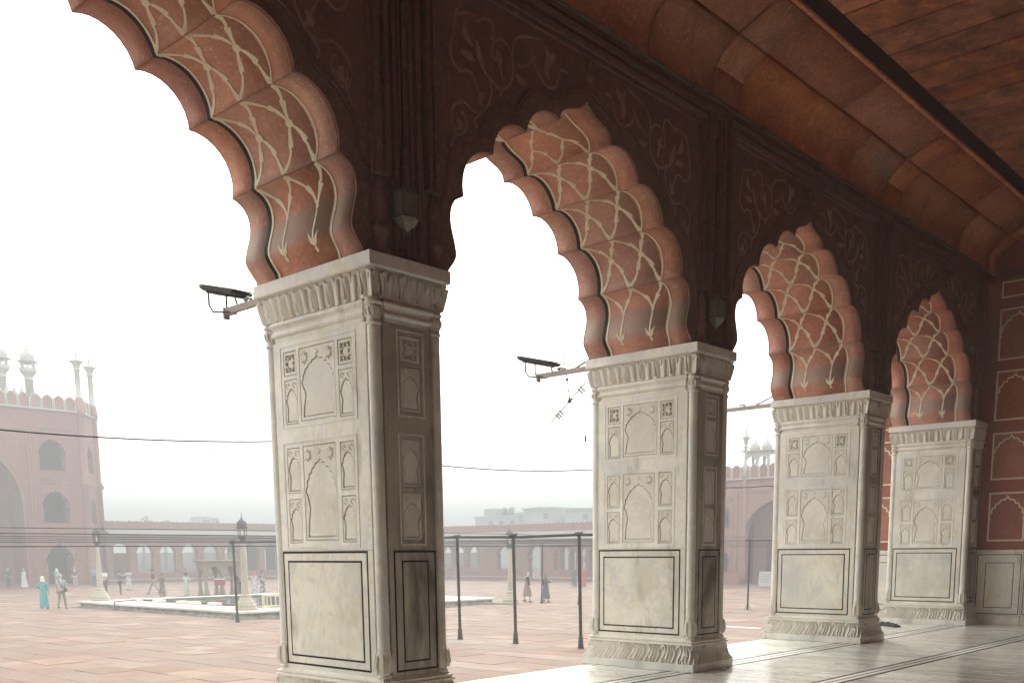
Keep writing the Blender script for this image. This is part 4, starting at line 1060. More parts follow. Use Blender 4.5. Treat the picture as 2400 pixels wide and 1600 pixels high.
wE = wing('long hazy arcade wing to the left of the first pier, with arches and lattice screens', (-89, 51.75, ZC), FE, -13.4, 14.2, 6.08, 5.3, 4.8, op, range(1, 6))
MB().box(ec[0]-51.75-.85, ec[0]-51.75+.85, .36, 2.9, -.12, .03).build('wooden_door', M['gate_dark'], wE, FE)
for i in range(6, 11):
    c = op[i][0]; MB().box(c-1.1, c+1.1, .3, 4.0, -3.2, -3.0).build('room_wall', M['gate_dark'], wE, FE)
op = [(x+63.7, z0-ZC, w, h) for x, z0, w, h in ((-72.3, .1, 1.5, 2.15), (-70.1, .1, 1.5, 2.15), (-68.17, .1, 1.5, 2.15), (-66.12, .1, 1.6, 2.15), (-61.8, .0, 1.6, 2.2), (-57.4, -1., 1.8, 3.3), (-54.72, -.1, .5, 2.0), (-53.68, -.1, .98, 2.25), (-52.58, -.1, .58, 2.0), (-51.5, -.1, .72, 2.25), (-50.3, -.1, .8, 2.25), (-49.2, -.1, .7, 2.2), (-47.5, -.1, 1., 2.2), (-45.5, -.1, 1., 2.2), (-43.4, -.1, 1., 2.2), (-41.2, -.1, 1., 2.2))]
wN = wing('hazy arcade wing seen behind the black poles, under three pale city buildings', (-63.7, 66, ZC), FN, -25.3, 25.2, 5.5, 4.75, 4.0, op, [1, 2, 3])
for i in (4, 5):
    c = op[i][0]; MB().box(c-1.1, c+1.1, .14, 3.6, -2.2, -2.0).build('room_wall', M['gate_dark'], wN, FN)

# --- city buildings and trees far beyond the wings
def city_block(label, x0, x1, y, ztop, extras=()):
    b = empty('city_building', ((x0+x1)/2, y, ZC), label=label, cat='building', group='hazy city buildings beyond the courtyard')
    w = (x1-x0)/2; h = ztop-ZC
    MB().box(-w, w, 0, 12, 0, h).build('block', M['concrete'], b)
    n = max(2, int(w*2/2.4))
    for k in range(int(h/2.2)):
        z = h-1.8-2.2*k
        if z < 1: break
        for i in range(n):
            if (i*7+k*3) % 5 == 0: continue
            a = -w+(i+.5)*2*w/n; MB().box(a-.5, a+.5, -.05, .1, z, z+.9).build('window', M['window_dark'], b)
    MB().box(-w-.2, w+.2, -.3, 12, h-.25, h).build('roof_edge', M['concrete'], b)
    for (a, c, d, e, nm) in extras: (MB().box(a, c, 2, 6, h, h+d) if e == 0 else MB().lathe([(e, h), (e, h+d), (e*.5, h+d+.3)], ((a+c)/2, 3, 0), 10)).build(nm, M['concrete' if e == 0 else 'window_dark'], b)
    return b
city_block('pale city building with rooftop water tanks, leftmost over the arcade', -115.3, -105.3, 115, 7.7, ((-4.8, -2.1, 1.3, 0, 'stair_tower'), (-1.3, -.3, 1.2, .55, 'water_tank'), (.3, 1.3, 1.2, .55, 'water_tank'), (2.1, 4.2, .5, 0, 'stair_tower')))
city_block('plain pale city building in the middle over the arcade', -104.0, -97.5, 115, 8.7, ((-2.7, -1, .25, 0, 'stair_tower'),))
city_block('pale city building beside the second pier', -95.0, -86.7, 115, 8.35)
tb = empty('tower_block', (-167, 92.8, ZC), label='faint distant tower block above the left arcade', cat='building')
MB().box(-2, 2, -1.05, 1.05, 0, 9.75).build('block', M['concrete'], tb)
for k in range(4): MB().box(1.95, 2.05, -.65, .65, 8.6-1.5*k, 9.2-1.5*k).build('window', M['window_dark'], tb)
tb2 = empty('tower_block', (-167, 95.0, ZC), label='slimmer faint tower just right of the distant tower block', cat='building')
MB().box(-2, 2, -.52, .52, 0, 9.6).build('block', M['concrete'], tb2)
for k in range(4): MB().box(1.95, 2.05, -.26, .26, 8.6-1.5*k, 9.2-1.5*k).build('window', M['window_dark'], tb2)
def tree(label, x, y, h, w, seed):
    t = empty('tree', (x, y, ZC), label=label, cat='tree'); r = random.Random(seed)
    MB().tube([(0, 0, 0), (.1, .1, h*.4), (.3, -.2, h*.7)], [.35, .28, .12], 7).build('trunk', M['bark'], t)
    mb = MB()
    for c in range(26):
        a, rr, zz = r.uniform(0, 6.28), w*math.sqrt(r.random())*.85, r.random()
        cx_, cy_, cz_ = rr*math.cos(a), rr*math.sin(a), h*(.55+.42*zz*(1-(rr/w)**2*.6))
        for q in range(45):
            d = Vector((r.gauss(0, 1), r.gauss(0, 1), r.gauss(0, .7))); d = d.normalized()*r.random()**.4*w*.30
            p = Vector((cx_, cy_, cz_))+d; u = Vector((r.gauss(0, 1), r.gauss(0, 1), r.gauss(0, 1))).normalized()*.32; v = u.orthogonal().normalized()*.2
            mb.add([p-u, p+v, p+u, p-v], [(0, 1, 2, 3)])
    mb.build('crown', M['leaf'], t)
tree('broad hazy tree crown showing over the left arcade parapet', -166, 80.5, 9.3, 4.2, 4)
tree('smaller hazy tree to the right of the broad one over the parapet', -168, 85.8, 8.7, 2.8, 8)

# ------------------------------------------------------------------ pool platform in the courtyard
PZ = -.82
plat = tag(MB().box(-46.1, -30.1, 17.05, 32.1, ZC-.1, PZ-.10).build('ablution_pool', M['plat_side']), label='low marble ablution pool platform in the middle of the courtyard', cat='pool')
ed = MB()
for a in ((-46.25, -29.95, 16.9, 19.3), (-46.25, -29.95, 29.6, 32.25), (-46.25, -44.2, 19.3, 29.6), (-32.3, -29.95, 19.3, 29.6)):
    x0, x1, y0, y1 = a
    nx, ny = max(1, round((x1-x0)/1.9)), max(1, round((y1-y0)/1.3))
    for i in range(nx):
        for j in range(ny): MB().box(x0+(x1-x0)*i/nx+.004, x0+(x1-x0)*(i+1)/nx-.004, y0+(y1-y0)*j/ny+.004, y0+(y1-y0)*(j+1)/ny-.004, PZ-.10, PZ, .012).build('platform_slab', M['plat_top'], plat)
for x0, x1, y0, y1 in ((-46.2, -30.0, 16.95, 17.05), (-30.1, -30.0, 17.05, 32.1)): MB().box(x0, x1, y0, y1, ZC-.05, ZC+.08).build('skirting', M['plat_side'], plat)
for x0, x1, y0, y1 in ((-44.35, -32.15, 19.15, 19.35), (-44.35, -44.15, 19.35, 29.5), (-32.35, -32.15, 19.35, 29.5), (-44.35, -32.15, 29.5, 29.7)): MB().box(x0, x1, y0, y1, PZ, PZ+.05).build('pool_rim', M['plat_side'], plat)
MB().box(-44.2, -32.3, 19.3, 29.6, PZ-.12, PZ-.05).build('water', M['water'], plat)
for x, lb in ((-43.3, 'farthest, beside the bend of the water pipe'), (-40.9, 'second from the pipe bend'), (-38.5, 'left one of the close pair'), (-37.4, 'right one of the close pair'), (-35.5, 'nearest to the big lamp post')): tag(MB().box(x-.38, x+.38, 18.62, 18.98, PZ, PZ+.16, .02).build('stone_seat', M['plat_top']), label='small white stone seat on the pool rim, '+lb, cat='stone seat', group='white stone seats along the pool rim')
pipe = MB(); pipe.tube([(-41.7, 16.84, ZC), (-41.7, 16.84, PZ+.1), (-42.6, 18.0, PZ+.1), (-43.6, 19.1, PZ+.08), (-36, 19.1, PZ+.08), (-32.5, 19.1, PZ+.08)], .035, 6)
tag(pipe.build('water_pipe', M['lamp_metal']), label='dark water pipe bent over the platform edge and along the pool rim', cat='pipe')
# iron railing round the corner drain
rl = empty('railing', (-31.35, 19.7, PZ), label='round cream railing on the pool platform next to the big lamp post', cat='railing')
for k in range(22):
    a = 2*math.pi*k/22; MB().tube([(.8*math.cos(a), .8*math.sin(a), 0), (.8*math.cos(a), .8*math.sin(a), .62)], .022, 5).build('baluster', M['rail'], rl)
for z in (.06, .58):
    r_ = MB(); r_.tube([(.8*math.cos(2*math.pi*k/22), .8*math.sin(2*math.pi*k/22), z) for k in range(23)], .028, 5); r_.build('rail', M['rail'], rl)

# lamp posts
def lamp_post(label, x, y, z, s):
    r = empty('lamp_post', (x, y, z), label=label, cat='lamp post', group='stone lamp posts round the pool'); r.scale = (s, s, s)
    b = MB(); b.lathe([(.53, 0), (.53, .10), (.47, .12), (.47, .24), (.42, .27), (.39, .36), (.33, .42), (.29, .52), (.24, .58)], seg=8, smooth=False, ang=.39); b.build('base', M['lamp_stone'], r)
    b = MB(); b.lathe([(.20, .56), (.24, .60), (.24, .66), (.18, .72), (.165, .9), (.15, 1.5), (.115, 2.5), (.092, 3.02), (.09, 3.05)], seg=8, smooth=False, ang=.39); b.build('shaft', M['lamp_stone'], r)
    for zz in (1.5, 2.3):
        w = .153 if zz < 2 else .126; MB().lathe([(w, zz), (w+.012, zz+.02), (w, zz+.04)], seg=8, ang=.39).build('shaft_ring', M['lamp_stone'], r)
    b = MB(); b.lathe([(.10, 3.04), (.14, 3.08), (.10, 3.12), (.17, 3.20), (.19, 3.24), (.19, 3.27)], seg=8, ang=.39); b.build('collar', M['lamp_metal'], r)
    b = MB()
    for k in range(6):
        a = 2*math.pi*k/6; b.tube([(.165*math.cos(a), .165*math.sin(a), 3.26), (.19*math.cos(a), .19*math.sin(a), 3.64)], .018, 4)
    b.lathe([(.19, 3.26), (.19, 3.29), (.15, 3.29)], seg=6); b.lathe([(.215, 3.62), (.22, 3.66), (.17, 3.66)], seg=6); b.build('lantern_frame', M['lamp_metal'], r)
    b = MB(); b.lathe([(.02, 3.28), (.05, 3.32), (.06, 3.44), (.03, 3.54), (.01, 3.56)], seg=8); b.build('bulb', M['sign_white'], r)
    b = MB(); b.lathe([(.26, 3.65), (.26, 3.68), (.22, 3.70), (.23, 3.78), (.20, 3.90), (.11, 3.99), (.04, 4.03), (.05, 4.07), (.02, 4.1), (.006, 4.36)], seg=12); b.build('dome', M['lamp_metal'], r)
lamp_post('hazy stone lamp post at the far left corner of the pool', -45.6, 17.95, PZ, .95)
lamp_post('big stone lamp post right behind a black pole at the near pool corner', -31.1, 17.75, PZ, .97)
lamp_post('stone lamp post behind the middle black pole, right end of the pool', -29.3, 32.7, ZC, .97)

# stone kiosk beyond the pool, with its notice board
ki = empty('kiosk', (-53.9, 29.85, ZC), label='small brown stone kiosk with arched openings beyond the pool', cat='kiosk')
for x in (-.4, .4):
    for y in (-1.2, 0, 1.2):
        MB().lathe([(.20, 0), (.20, .12), (.14, .2), (.17, .3), (.12, .42), (.105, 1.15), (.14, 1.28), (.16, 1.36)], (x, y, 0), 10).build('post', M['kiosk'], ki)
for x in (-.4, .4):
    F = basis((0, 1, 0), (0, 0, 1), (1, 0, 0), (x, 0, 0))
    plate([[(-1.35, 2.25), (-1.30, 1.32), (-1.07, 1.32)]+pointed_arch(-.6, 1.32, .94, 1.32, 1.98)[1:-1]+[(-.13, 1.32), (.13, 1.32)]+pointed_arch(.6, 1.32, .94, 1.32, 1.98)[1:-1]+[(1.07, 1.32), (1.30, 1.32), (1.35, 2.25)]], .2, .01, -.1).build('arch_panel', M['kiosk'], ki, F)
for y in (-1.2, 1.2): MB().box(-.3, .3, y-.1, y+.1, 1.75, 2.24).build('side_beam', M['kiosk'], ki)
MB().box(-.66, .66, -1.5, 1.5, 2.25, 2.37, .02).build('roof_slab', M['kiosk'], ki)
sg = empty('notice_board', (-52.9, 29.3, ZC), R(48), label='dark red notice board on a thin post in front of the kiosk', cat='notice board')
MB().box(-.36, .36, -.02, .02, .70, 1.08, .006).build('board', M['sign_red'], sg); MB().tube([(0, .03, 0), (0, .03, .75)], .025, 6).build('post', M['sign_red'], sg); MB().box(-.36, .36, -.025, .03, 1.08, 1.14).build('top_edge', M['sign_white'], sg)
ab_ = empty('standing_sign', (-30.45, 62.65, ZC), R(10), label='white folding board standing before the small gatehouse', cat='standing sign')
for s in (-1, 1):
    F = Matrix.Rotation(R(10*s), 4, 'X'); MB().box(-.55, .55, -.02, .02, .0, 1.15, .005).build('board', M['white_stone'], ab_, Matrix.Translation((0, s*.26, 0)) @ F)
for z in (.3, .45, .6, .75, .9): MB().box(-.42, .42, -.026, -.019, z, z+.05).build('printed_line', M['lattice'], ab_, Matrix.Translation((0, -.26, 0)) @ Matrix.Rotation(R(-10), 4, 'X'))

# black canopy frames: posts with flared feet and a top rail
def canopy_frame(label, y, xs, zr, r, lean, foot=True, wires=False):
    f = empty('pole_canopy', (xs[0], y, ZC), label=label, cat='canopy', group=None)
    for x, ln_ in zip(xs, lean):
        dx = x-xs[0]
        p = MB(); p.tube([(dx, 0, .28), (dx+ln_, 0, zr)], r, 8).build('post', M['black_metal'], f)
        b = MB()
        if foot: b.lathe([(.095, 0), (.095, .03), (.085, .05), (r*1.35, .34), (r*1.05, .36)], (dx-ln_*.0, 0, 0), 8)
        else:
            b.tube([(dx, 0, .3), (dx, 0, 0)], r*1.1, 6)
            for a in (0, 2.1, 4.2): b.tube([(dx, 0, .30), (dx+.2*math.cos(a), .2*math.sin(a), 0)], .012, 4)
        b.build('foot', M['black_metal'], f)
        MB().tube([(dx+ln_-.11, -.03, zr+.02), (dx+ln_+.11, .02, zr+.03)], r*1.4, 6).build('clamp', M['black_metal'], f)
    n = len(xs); pts = [(xs[i]-xs[0]+lean[i], 0, zr+(.0, .015, -.02, .01)[i % 4]) for i in range(n)]
    pts = [(pts[0][0]-.25, 0, pts[0][2]-.01)]+pts+[(pts[-1][0]+(1.6 if wires else .7), 0, pts[-1][2]-.03)]
    m = MB(); m.tube(pts, r*1.0, 7).build('top_rail', M['black_metal'], f)
    return f
canopy_frame('nearest black pole canopy frame, three heavy poles in the second gap', 15.88, [-28.75, -15.62, -13.18, -10.62], 3.22, .048, [-.03, -.05, -.05, -.06], wires=True)
canopy_frame('thin distant canopy frame by the walking couple', 34.0, [-28.2, -25.6, -23.0, -20.4], 3.08, .036, [.1, .1, .1, .1])
canopy_frame('thin canopy frame in the third gap with splayed wire feet', 35.1, [-16.25, -13.2], 3.22, .045, [.05, .05], False)

# sign of life overhead: cables and wires
def cable(pts_fn, y0, y1, n, r): 
    mb = MB(); mb.tube([pts_fn(y0+(y1-y0)*i/n) for i in range(n+1)], r, 5); return mb
sag = lambda y: 3.05-.155*(1-(((y-1.8) % 6.4)/3.2-1)**2)
tag(cable(lambda y: (-4.0+.004*math.sin(y), y, sag(y)), -12, 22, 90, .008).build('overhead_cable', M['cable']), label='black cable sagging across all the gaps at mid height', cat='cable')
for i, (z, r, tn) in enumerate(((2.255, .0095, 'topmost, a little above the rest'), (2.115, .011, 'second from the top'), (2.055, .008, 'third from the top'), (2.015, .007, 'fourth from the top'), (1.975, .006, 'fifth from the top'), (1.925, .008, 'second from the bottom'), (1.815, .013, 'lowest and thickest'))):
    tag(cable(lambda y: (-18.0, y, z+.012*math.sin(y*.16+i)), -14, 44, 40, r).build('canopy_wire', M['cable']), label='canopy wire stretched over the courtyard, '+tn, cat='wire', group='wires stretched over the courtyard')

# ------------------------------------------------------------------ fittings on the arcade
def wall_lantern(label, y):
    r = empty('wall_lantern', (.07, y, 4.62), label=label, cat='lantern', group='lanterns on the arcade wall'); r.scale = (.86, .86, .86)
    MB().box(-.09, -.05, -.10, .10, -.02, .22).build('back_plate', M['brass'], r)
    fr = MB(); w, d = .115, .075
    for a in (-w, w):
        for b in (-d, d): fr.box(b+.02-.008, b+.02+.008, a-.008, a+.008, -.06, .17)
    fr.box(-d+.01, d+.03, -w-.01, w+.01, .168, .185); fr.box(-d+.01, d+.03, -w-.01, w+.01, -.075, -.058); fr.build('frame', M['brass'], r)
    MB().box(-d+.022, d+.014, -w+.008, w-.008, -.055, .166).build('glass', M['glass'], r)
    c = MB(); c.lathe([(.012, -.215), (.02, -.20), (.05, -.17), (.10, -.125), (.125, -.085), (.13, -.075)], (.02, 0, 0), 6, False); c.build('bowl', M['glass'], r)
    c = MB()
    for k in range(4): c.tube([(.02, 0, -.20), (.02+.03*math.cos(k*1.6), .03*math.sin(k*1.6), -.23), (.02+.045*math.cos(k*1.6), .045*math.sin(k*1.6), -.215)], .007, 4)
    c.build('tassel', M['brass'], r)
    c = MB(); c.lathe([(.08, .185), (.05, .22), (.02, .25), (.008, .28)], (.02, 0, 0), 6, False); c.build('cap', M['brass'], r)
    MB().tube([(-.06, .0, .25), (-.062, .05, .9), (-.06, .06, 2.48)], .011, 5).build('supply_pipe', M['black_metal'], r)
wall_lantern('dusty brass lantern on the wall above the nearest pier', .35)
wall_lantern('smaller dim brass lantern on the wall above the second pier', .35+SP)
def flood_arm(label, y, z, lamp, tail):
    r = empty('floodlight' if lamp else 'bracket_arm', (PX0-.05, y, z), label=label, cat='floodlight' if lamp else 'bracket', group=None)
    MB().box(-1.34, .10, -.028, .028, -.035, .035, .006).build('arm', M['rust_metal'], r)
    MB().box(-1.35, -1.32, -.035, .035, -.08, .04).build('end_plate', M['grey_metal'], r)
    if tail: MB().tube([(-.62, 0, .03), (-.05, 0, .22)], .016, 6).build('brace', M['grey_metal'], r)
    if lamp:
        T = Matrix.Translation((-1.33, 0, .22)) @ Matrix.Rotation(R(14), 4, 'Y')
        h = MB(); h.rect_loft(-.30, .30, -.10, .10, [(.0, -.035), (.03, -.01), (.035, .015)]); h.build('lamp_housing', M['black_metal'], r, T)
        MB().box(-.36, .36, -.14, .14, .018, .030, .003).build('lamp_rim', M['black_metal'], r, T)
        for k in range(6): MB().box(-.26+.10*k, -.242+.10*k, -.09, .09, -.052, -.034).build('cooling_fin', M['black_metal'], r, T)
        for s in (-.11, .11):
            MB().tube([(-1.50, s, .21), (-1.50, s, .08), (-1.44, s*.9, .0), (-1.20, s*.4, -.03)], .012, 5).build('yoke', M['lamp_metal'], r)
            MB().tube([(-.98, s, .10), (-1.0, s*.6, .02)], .012, 5).build('yoke_strut', M['lamp_metal'], r)
        MB().tube([(-1.25, .05, .19), (-1.22, .07, .06), (-1.10, .04, .03), (-.9, .03, .05), (-.8, 0, .04)], .005, 4).build('lamp_cord', M['cable'], r)
    MB().tube([(-.95, .0, .06), (-.88, 0, .075), (-.82, 0, .045)], .02, 5).build('arm_clip', M['grey_metal'], r)
    return r
flood_arm('black floodlight on a steel arm jutting left from the nearest pier', .40, 4.27, True, False)
flood_arm('black floodlight with a braced arm jutting left from the second pier', .40+SP, 4.215, True, True)
flood_arm('thin braced steel arm without a lamp, on the third pier', .40+2*SP, 4.225, False, True)
# dead aerial hanging from the second arm
an = empty('hanging_aerial', (-2.49, 5.63, 4.19), label='broken aerial dangling on a wire below the second floodlight arm', cat='aerial')
MB().tube([(-.06, 0, .25), (0, 0, 0), (.01, 0, -.06), (.06, 0, -.38)], .009, 4).build('wire', M['cable'], an)
MB().tube([(-.32, .02, -.66), (.0, 0, -.44), (.40, -.02, -.15)], .011, 4).build('boom', M['grey_metal'], an)
MB().lathe([(.005, -.045), (.022, -.03), (.022, -.015), (.005, 0)], (.01, 0, -.06), 8).build('knot', M['black_metal'], an)
cl = MB(); cl.lathe([(.035, -.42), (.025, -.38), (.012, -.34)], (.06, 0, 0), 6); cl.tube([(.03, 0, -.40), (.11, .02, -.37)], .008, 4); cl.build('clamp', M['black_metal'], an)
for t, l in ((-.16, .05), (-.19, .04), (-.12, .05), (.25, .04), (.29, .04)):
    zc = -.44+t*.72; MB().tube([(t-.02, -.02, zc+.02), (t+.01, l, zc-.03), (t+.03, l, zc-.05)], .013, 4).build('element', M['grey_metal'], an)
MB().tube([(.36, 0, -.25), (.365, 0, -.95)], .006, 4).build('loose_thread', M['grey_metal'], an); MB().box(.355, .372, -.01, .01, -1.0, -.92).build('thread_weight', M['cable'], an)
# rag on the floor by the far piers, scrap by the second pier
rg = MB(); rr = random.Random(6)
for k in range(14):
    cx_, cy_ = -1.55+k*.055, 14.75-k*.03; s = rr.uniform(.05, .11)
    rg.lathe([(s*.9, 0), (s, .02), (s*.8, s*.5), (s*.35, s*.85), (s*.05, s*.9)], (cx_, cy_+rr.uniform(-.04, .04), 0), 7, True, 1., rr.uniform(.6, 1.1), rr.random())
tag(rg.build('rag', M['rag']), label='crumpled dark rag on the floor at the foot of the half pier', cat='rag')
rg = MB(); rg.lathe([(.03, .001), (.05, .012), (.035, .03), (.01, .038)], (.19, 5.72, 0), 7); rg.lathe([(.02, .001), (.03, .012), (.01, .02)], (.25, 5.70, 0), 6)
tag(rg.build('crumpled_paper', M['floor_white']), label='scrap of crumpled paper beside the base of the second pier', cat='paper')

# ------------------------------------------------------------------ people
def skin_mesh(nodes, edges, root, sub=1):
    me = bpy.data.meshes.new('skin'); me.from_pydata([n[0] for n in nodes], edges, []); me.update()
    ob = bpy.data.objects.new('skin', me); COL.objects.link(ob)
    sk = ob.modifiers.new('skin', 'SKIN'); sk.use_smooth_shade = True
    lay = me.skin_vertices[0].data
    for i, n in enumerate(nodes):
        r = n[1]; lay[i].radius = (r, r) if not isinstance(r, tuple) else r; lay[i].use_root = (i == root)
    s = ob.modifiers.new('sub', 'SUBSURF'); s.levels = sub; s.render_levels = sub
    bpy.context.view_layer.update()
    out = bpy.data.meshes.new_from_object(ob.evaluated_get(bpy.context.evaluated_depsgraph_get()))
    bpy.data.objects.remove(ob); bpy.data.meshes.remove(me); return out
ARMS = {'down': ((.04, .02, -.27), (.03, .06, -.25)), 'phone': ((.06, .16, -.20), (-.10, .15, .24)), 'hip': ((.12, -.06, -.22), (-.10, .12, -.12)), 'out': ((.16, .20, -.06), (.10, .26, .06)),
        'fwd': ((.02, .14, -.22), (-.02, .24, .04)), 'swing': ((.03, .12, -.25), (.0, .18, -.16)), 'back': ((.04, -.12, -.25), (.0, -.08, -.24)), 'fold': ((.05, .10, -.24), (-.20, .14, .04)), 'face': ((.05, .14, -.16), (-.08, .06, .26))}
def person(label, x, y, rz, h, top, legs=None, dress=None, hair=M['hair'], skin=M['skin'], aL='down', aR='down', walk=0., scarf=None, lean=0., prop=None, z=ZC, bald=False, hat=None, hem=.10):
    s = h/1.75; root = empty('person', (x, y, z), R(rz), label=label, cat='person', group='visitors in the courtyard'); root.scale = (s, s, s)
    V = lambda a, b, c: (a, b+lean*max(0, c-.9), c)
    nd = [(V(0, 0, .95), (.135, .105)), (V(0, .0, 1.12), (.125, .095)), (V(0, .0, 1.34), (.15, .105)), (V(0, .0, 1.46), (.075, .065)), (V(0, .01, 1.52), .05), (V(0, .025, 1.59), (.068, .075)), (V(0, .025, 1.655), (.074, .088)), (V(0, .012, 1.715), (.052, .06))]
    ed = [(0, 1), (1, 2), (2, 3), (3, 4), (4, 5), (5, 6), (6, 7)]
    arms = []
    for sd, pose in ((-1, aL), (1, aR)):
        e_, w_ = ARMS[pose]; sh = V(sd*.185, 0, 1.41); i = len(nd)
        el = (sh[0]+sd*e_[0], sh[1]+e_[1], sh[2]+e_[2]); wr = (el[0]+sd*w_[0], el[1]+w_[1], el[2]+w_[2]); d = (Vector(wr)-Vector(el)).normalized(); ha = tuple(Vector(wr)+d*.09); tip = tuple(Vector(wr)+d*.16)
        nd += [(sh, .062), (el, .042), (wr, .030), (ha, (.040, .024)), (tip, .016)]; ed += [(2, i), (i, i+1), (i+1, i+2), (i+2, i+3), (i+3, i+4)]; arms.append((sh, el, wr))
    lg = []
    for sd in (-1, 1):
        k = walk*sd; i = len(nd); hip = (sd*.09, 0, .90); kn = (sd*.10, .17*k+.02, .49); an_ = (sd*.10, .34*k-(.06 if k < 0 else 0), .09+(.05 if k < 0 else 0)); toe = (sd*.115, an_[1]+.14, .035+(.01 if k < 0 else 0))
        nd += [(hip, .088), (kn, .056), (an_, .040), (toe, .034)]; ed += [(0, i), (i, i+1), (i+1, i+2), (i+2, i+3)]; lg.append((hip, kn, an_, toe))
    me = skin_mesh(nd, ed, 0); mobj('body', me, skin, root)
    T = cloth(*top) if isinstance(top[0], tuple) else cloth(top)
    q = [(V(0, 0, .93), (.150, .120)), (V(0, 0, 1.12), (.145, .115)), (V(0, 0, 1.34), (.168, .122)), (V(0, 0, 1.45), (.09, .08))]; qe = [(0, 1), (1, 2), (2, 3)]
    for sh, el, wr in arms:
        i = len(q); f = .97 if dress else .55
        q += [(sh, .080), (tuple(Vector(sh).lerp(Vector(el), .97)), .060)]; qe += [(2, i), (i, i+1)]
        if dress: q.append((tuple(Vector(el).lerp(Vector(wr), .8)), .052)); qe.append((i+1, i+2))
    mobj('tunic' if dress else 'shirt', skin_mesh(q, qe, 0), T, root)
    if dress:
        D = cloth(*dress) if isinstance(dress[0], tuple) else cloth(dress)
        mb = MB(); n = 18; rings = []
        for (zz, rx, ry) in ((1.20, .150, .125), (1.02, .165, .14), (.85, .185, .165), (.6, .20, .185), (.6-(.6-hem)*.6, .225, .215), (hem, .245, .24)):
            k = (1.2-zz)/1.1
            rings.append([( (rx*(1+.07*k*math.sin(5*t+x)))*math.cos(t), (ry*(1+.09*k*math.sin(4*t+y)))*math.sin(t)+walk*.14*k*math.sin(t)+lean*max(0, zz-.9), zz) for t in [2*math.pi*i/n for i in range(n)]])
        vs = [v for r_ in rings for v in r_]; fs = [(i*n+k, i*n+(k+1) % n, (i+1)*n+(k+1) % n, (i+1)*n+k) for i in range(len(rings)-1) for k in range(n)]
        mb.add(vs, [f[::-1] for f in fs], True); mb.build('skirt', D, root)
    else:
        Lm = cloth(*legs) if isinstance(legs[0], tuple) else cloth(legs)
        q = [((0, 0, .97), (.150, .12))]; qe = []
        for hip, kn, an_, toe in lg:
            i = len(q); q += [(hip, .102), (kn, .074), (tuple(Vector(kn).lerp(Vector(an_), .97)), .062)]; qe += [(0, i), (i, i+1), (i+1, i+2)]
        mobj('trousers', skin_mesh(q, qe, 0), Lm, root)
    for hip, kn, an_, toe in lg:
        sh = MB(); sh.lathe([(.03, 0), (.052, .005), (.054, .03), (.045, .065), (.02, .085)], (0, 0, 0), 9, True, .85, 1.9)
        o = sh.build('shoe', M['cable'], root); o.location = (an_[0], an_[1]+.05, max(0, an_[2]-.085))
    hd = V(0, .02, 1.65)
    f = MB(); f.lathe([(.004, -.012), (.012, -.004), (.010, .010), (.003, .030)], (hd[0], hd[1]+.088, hd[2]-.005), 5); f.build('nose', skin, root)
    for sd in (-1, 1):
        f = MB(); f.lathe([(.006, -.024), (.011, -.01), (.012, .010), (.006, .024)], (hd[0]+sd*.078, hd[1]-.005, hd[2]-.01), 5); f.build('ear', skin, root)
        f = MB(); f.lathe([(.002, -.007), (.009, 0), (.002, .007)], (hd[0]+sd*.030, hd[1]+.079, hd[2]+.012), 6); f.build('eye', M['hair'], root)
    if scarf:
        mb = MB(); prof = [(.125, -.19), (.118, -.10), (.105, -.02), (.102, .05), (.082, .095), (.03, .115)]; n = 14; vs = []; fs = []
        for r_, zz in prof: vs += [(hd[0]+r_*.92*math.cos(t), hd[1]-.022+r_*1.02*math.sin(t)*(.86 if math.sin(t) > .55 and zz < .05 else 1), hd[2]+zz) for t in [2*math.pi*i/n for i in range(n)]]
        for i in range(len(prof)-1):
            for k in range(n):
                t = 2*math.pi*(k+.5)/n
                if math.sin(t) > .72 and 1 <= i <= 2: continue
                fs.append((i*n+k, i*n+(k+1) % n, (i+1)*n+(k+1) % n, (i+1)*n+k))
        fs.append([len(vs)-n+k for k in range(n)]); mb.add(vs, fs, True); mb.build('headscarf', cloth(scarf), root)
    elif not bald:
        mb = MB(); mb.lathe([(.088, -.045), (.094, .0), (.090, .045), (.068, .085), (.025, .102)], (hd[0], hd[1]-.024, hd[2]+.005), 12, True, .95, 1.0); mb.build('hair', hair, root)
    if hat:
        mb = MB(); mb.lathe([(.15, .03), (.155, .036), (.098, .05), (.094, .09), (.06, .115), (.02, .12)], (hd[0], hd[1]+.01, hd[2]+.005), 12, True, .85, 1.05); mb.build('cap', cloth(hat), root)
    if prop == 'phone':
        p = (Vector(arms[1][2])+Vector(arms[0][2]))/2; MB().box(-.04, .04, -.006, .006, -.08, .08, .004).build('phone', M['cable'], root, Matrix.Translation(p+Vector((0, .09, .07))))
    if prop == 'bag':
        mb = MB(); mb.tube([V(-.12, .11, 1.42), V(.06, .15, 1.2), V(.2, .06, 1.0), V(.21, -.06, 1.0), V(.02, -.14, 1.25), V(-.11, -.07, 1.44)], .018, 5); mb.build('bag_strap', M['cable'], root)
        MB().box(.18, .27, -.08, .10, .86, 1.04, .02).build('bag', M['cable'], root)
    if prop == 'pack':
        MB().box(-.16, .16, -.26, -.12, 1.02, 1.40, .04).build('backpack', cloth((.035, .05, .045)), root)
        MB().box(-.02, .16, .30, .33, 1.18, 1.32, .004).build('leaflet', M['sign_white'], root)
    if prop == 'shawl':
        mb = MB(); n = 8
        for sd in (-1, 1): ribbon(mb, [(sd*.05, -.1), (sd*.10, -.04), (sd*.10, .07), (sd*.09, .15)], .09, .012, lambda a, b, hh: V(a, b, 1.47+hh-.6*max(0, b-.07)))
        for sd in (-1, 1): mb.box(sd*.09-.045, sd*.09+.045, .135, .155, 1.0, 1.44)
        mb.build('shawl', cloth((.50, .58, .66)), root)
    return root
AW, TW, RT, LF = 42, 222, -48, 132      # away from, towards, right and left as the camera sees it
P = person
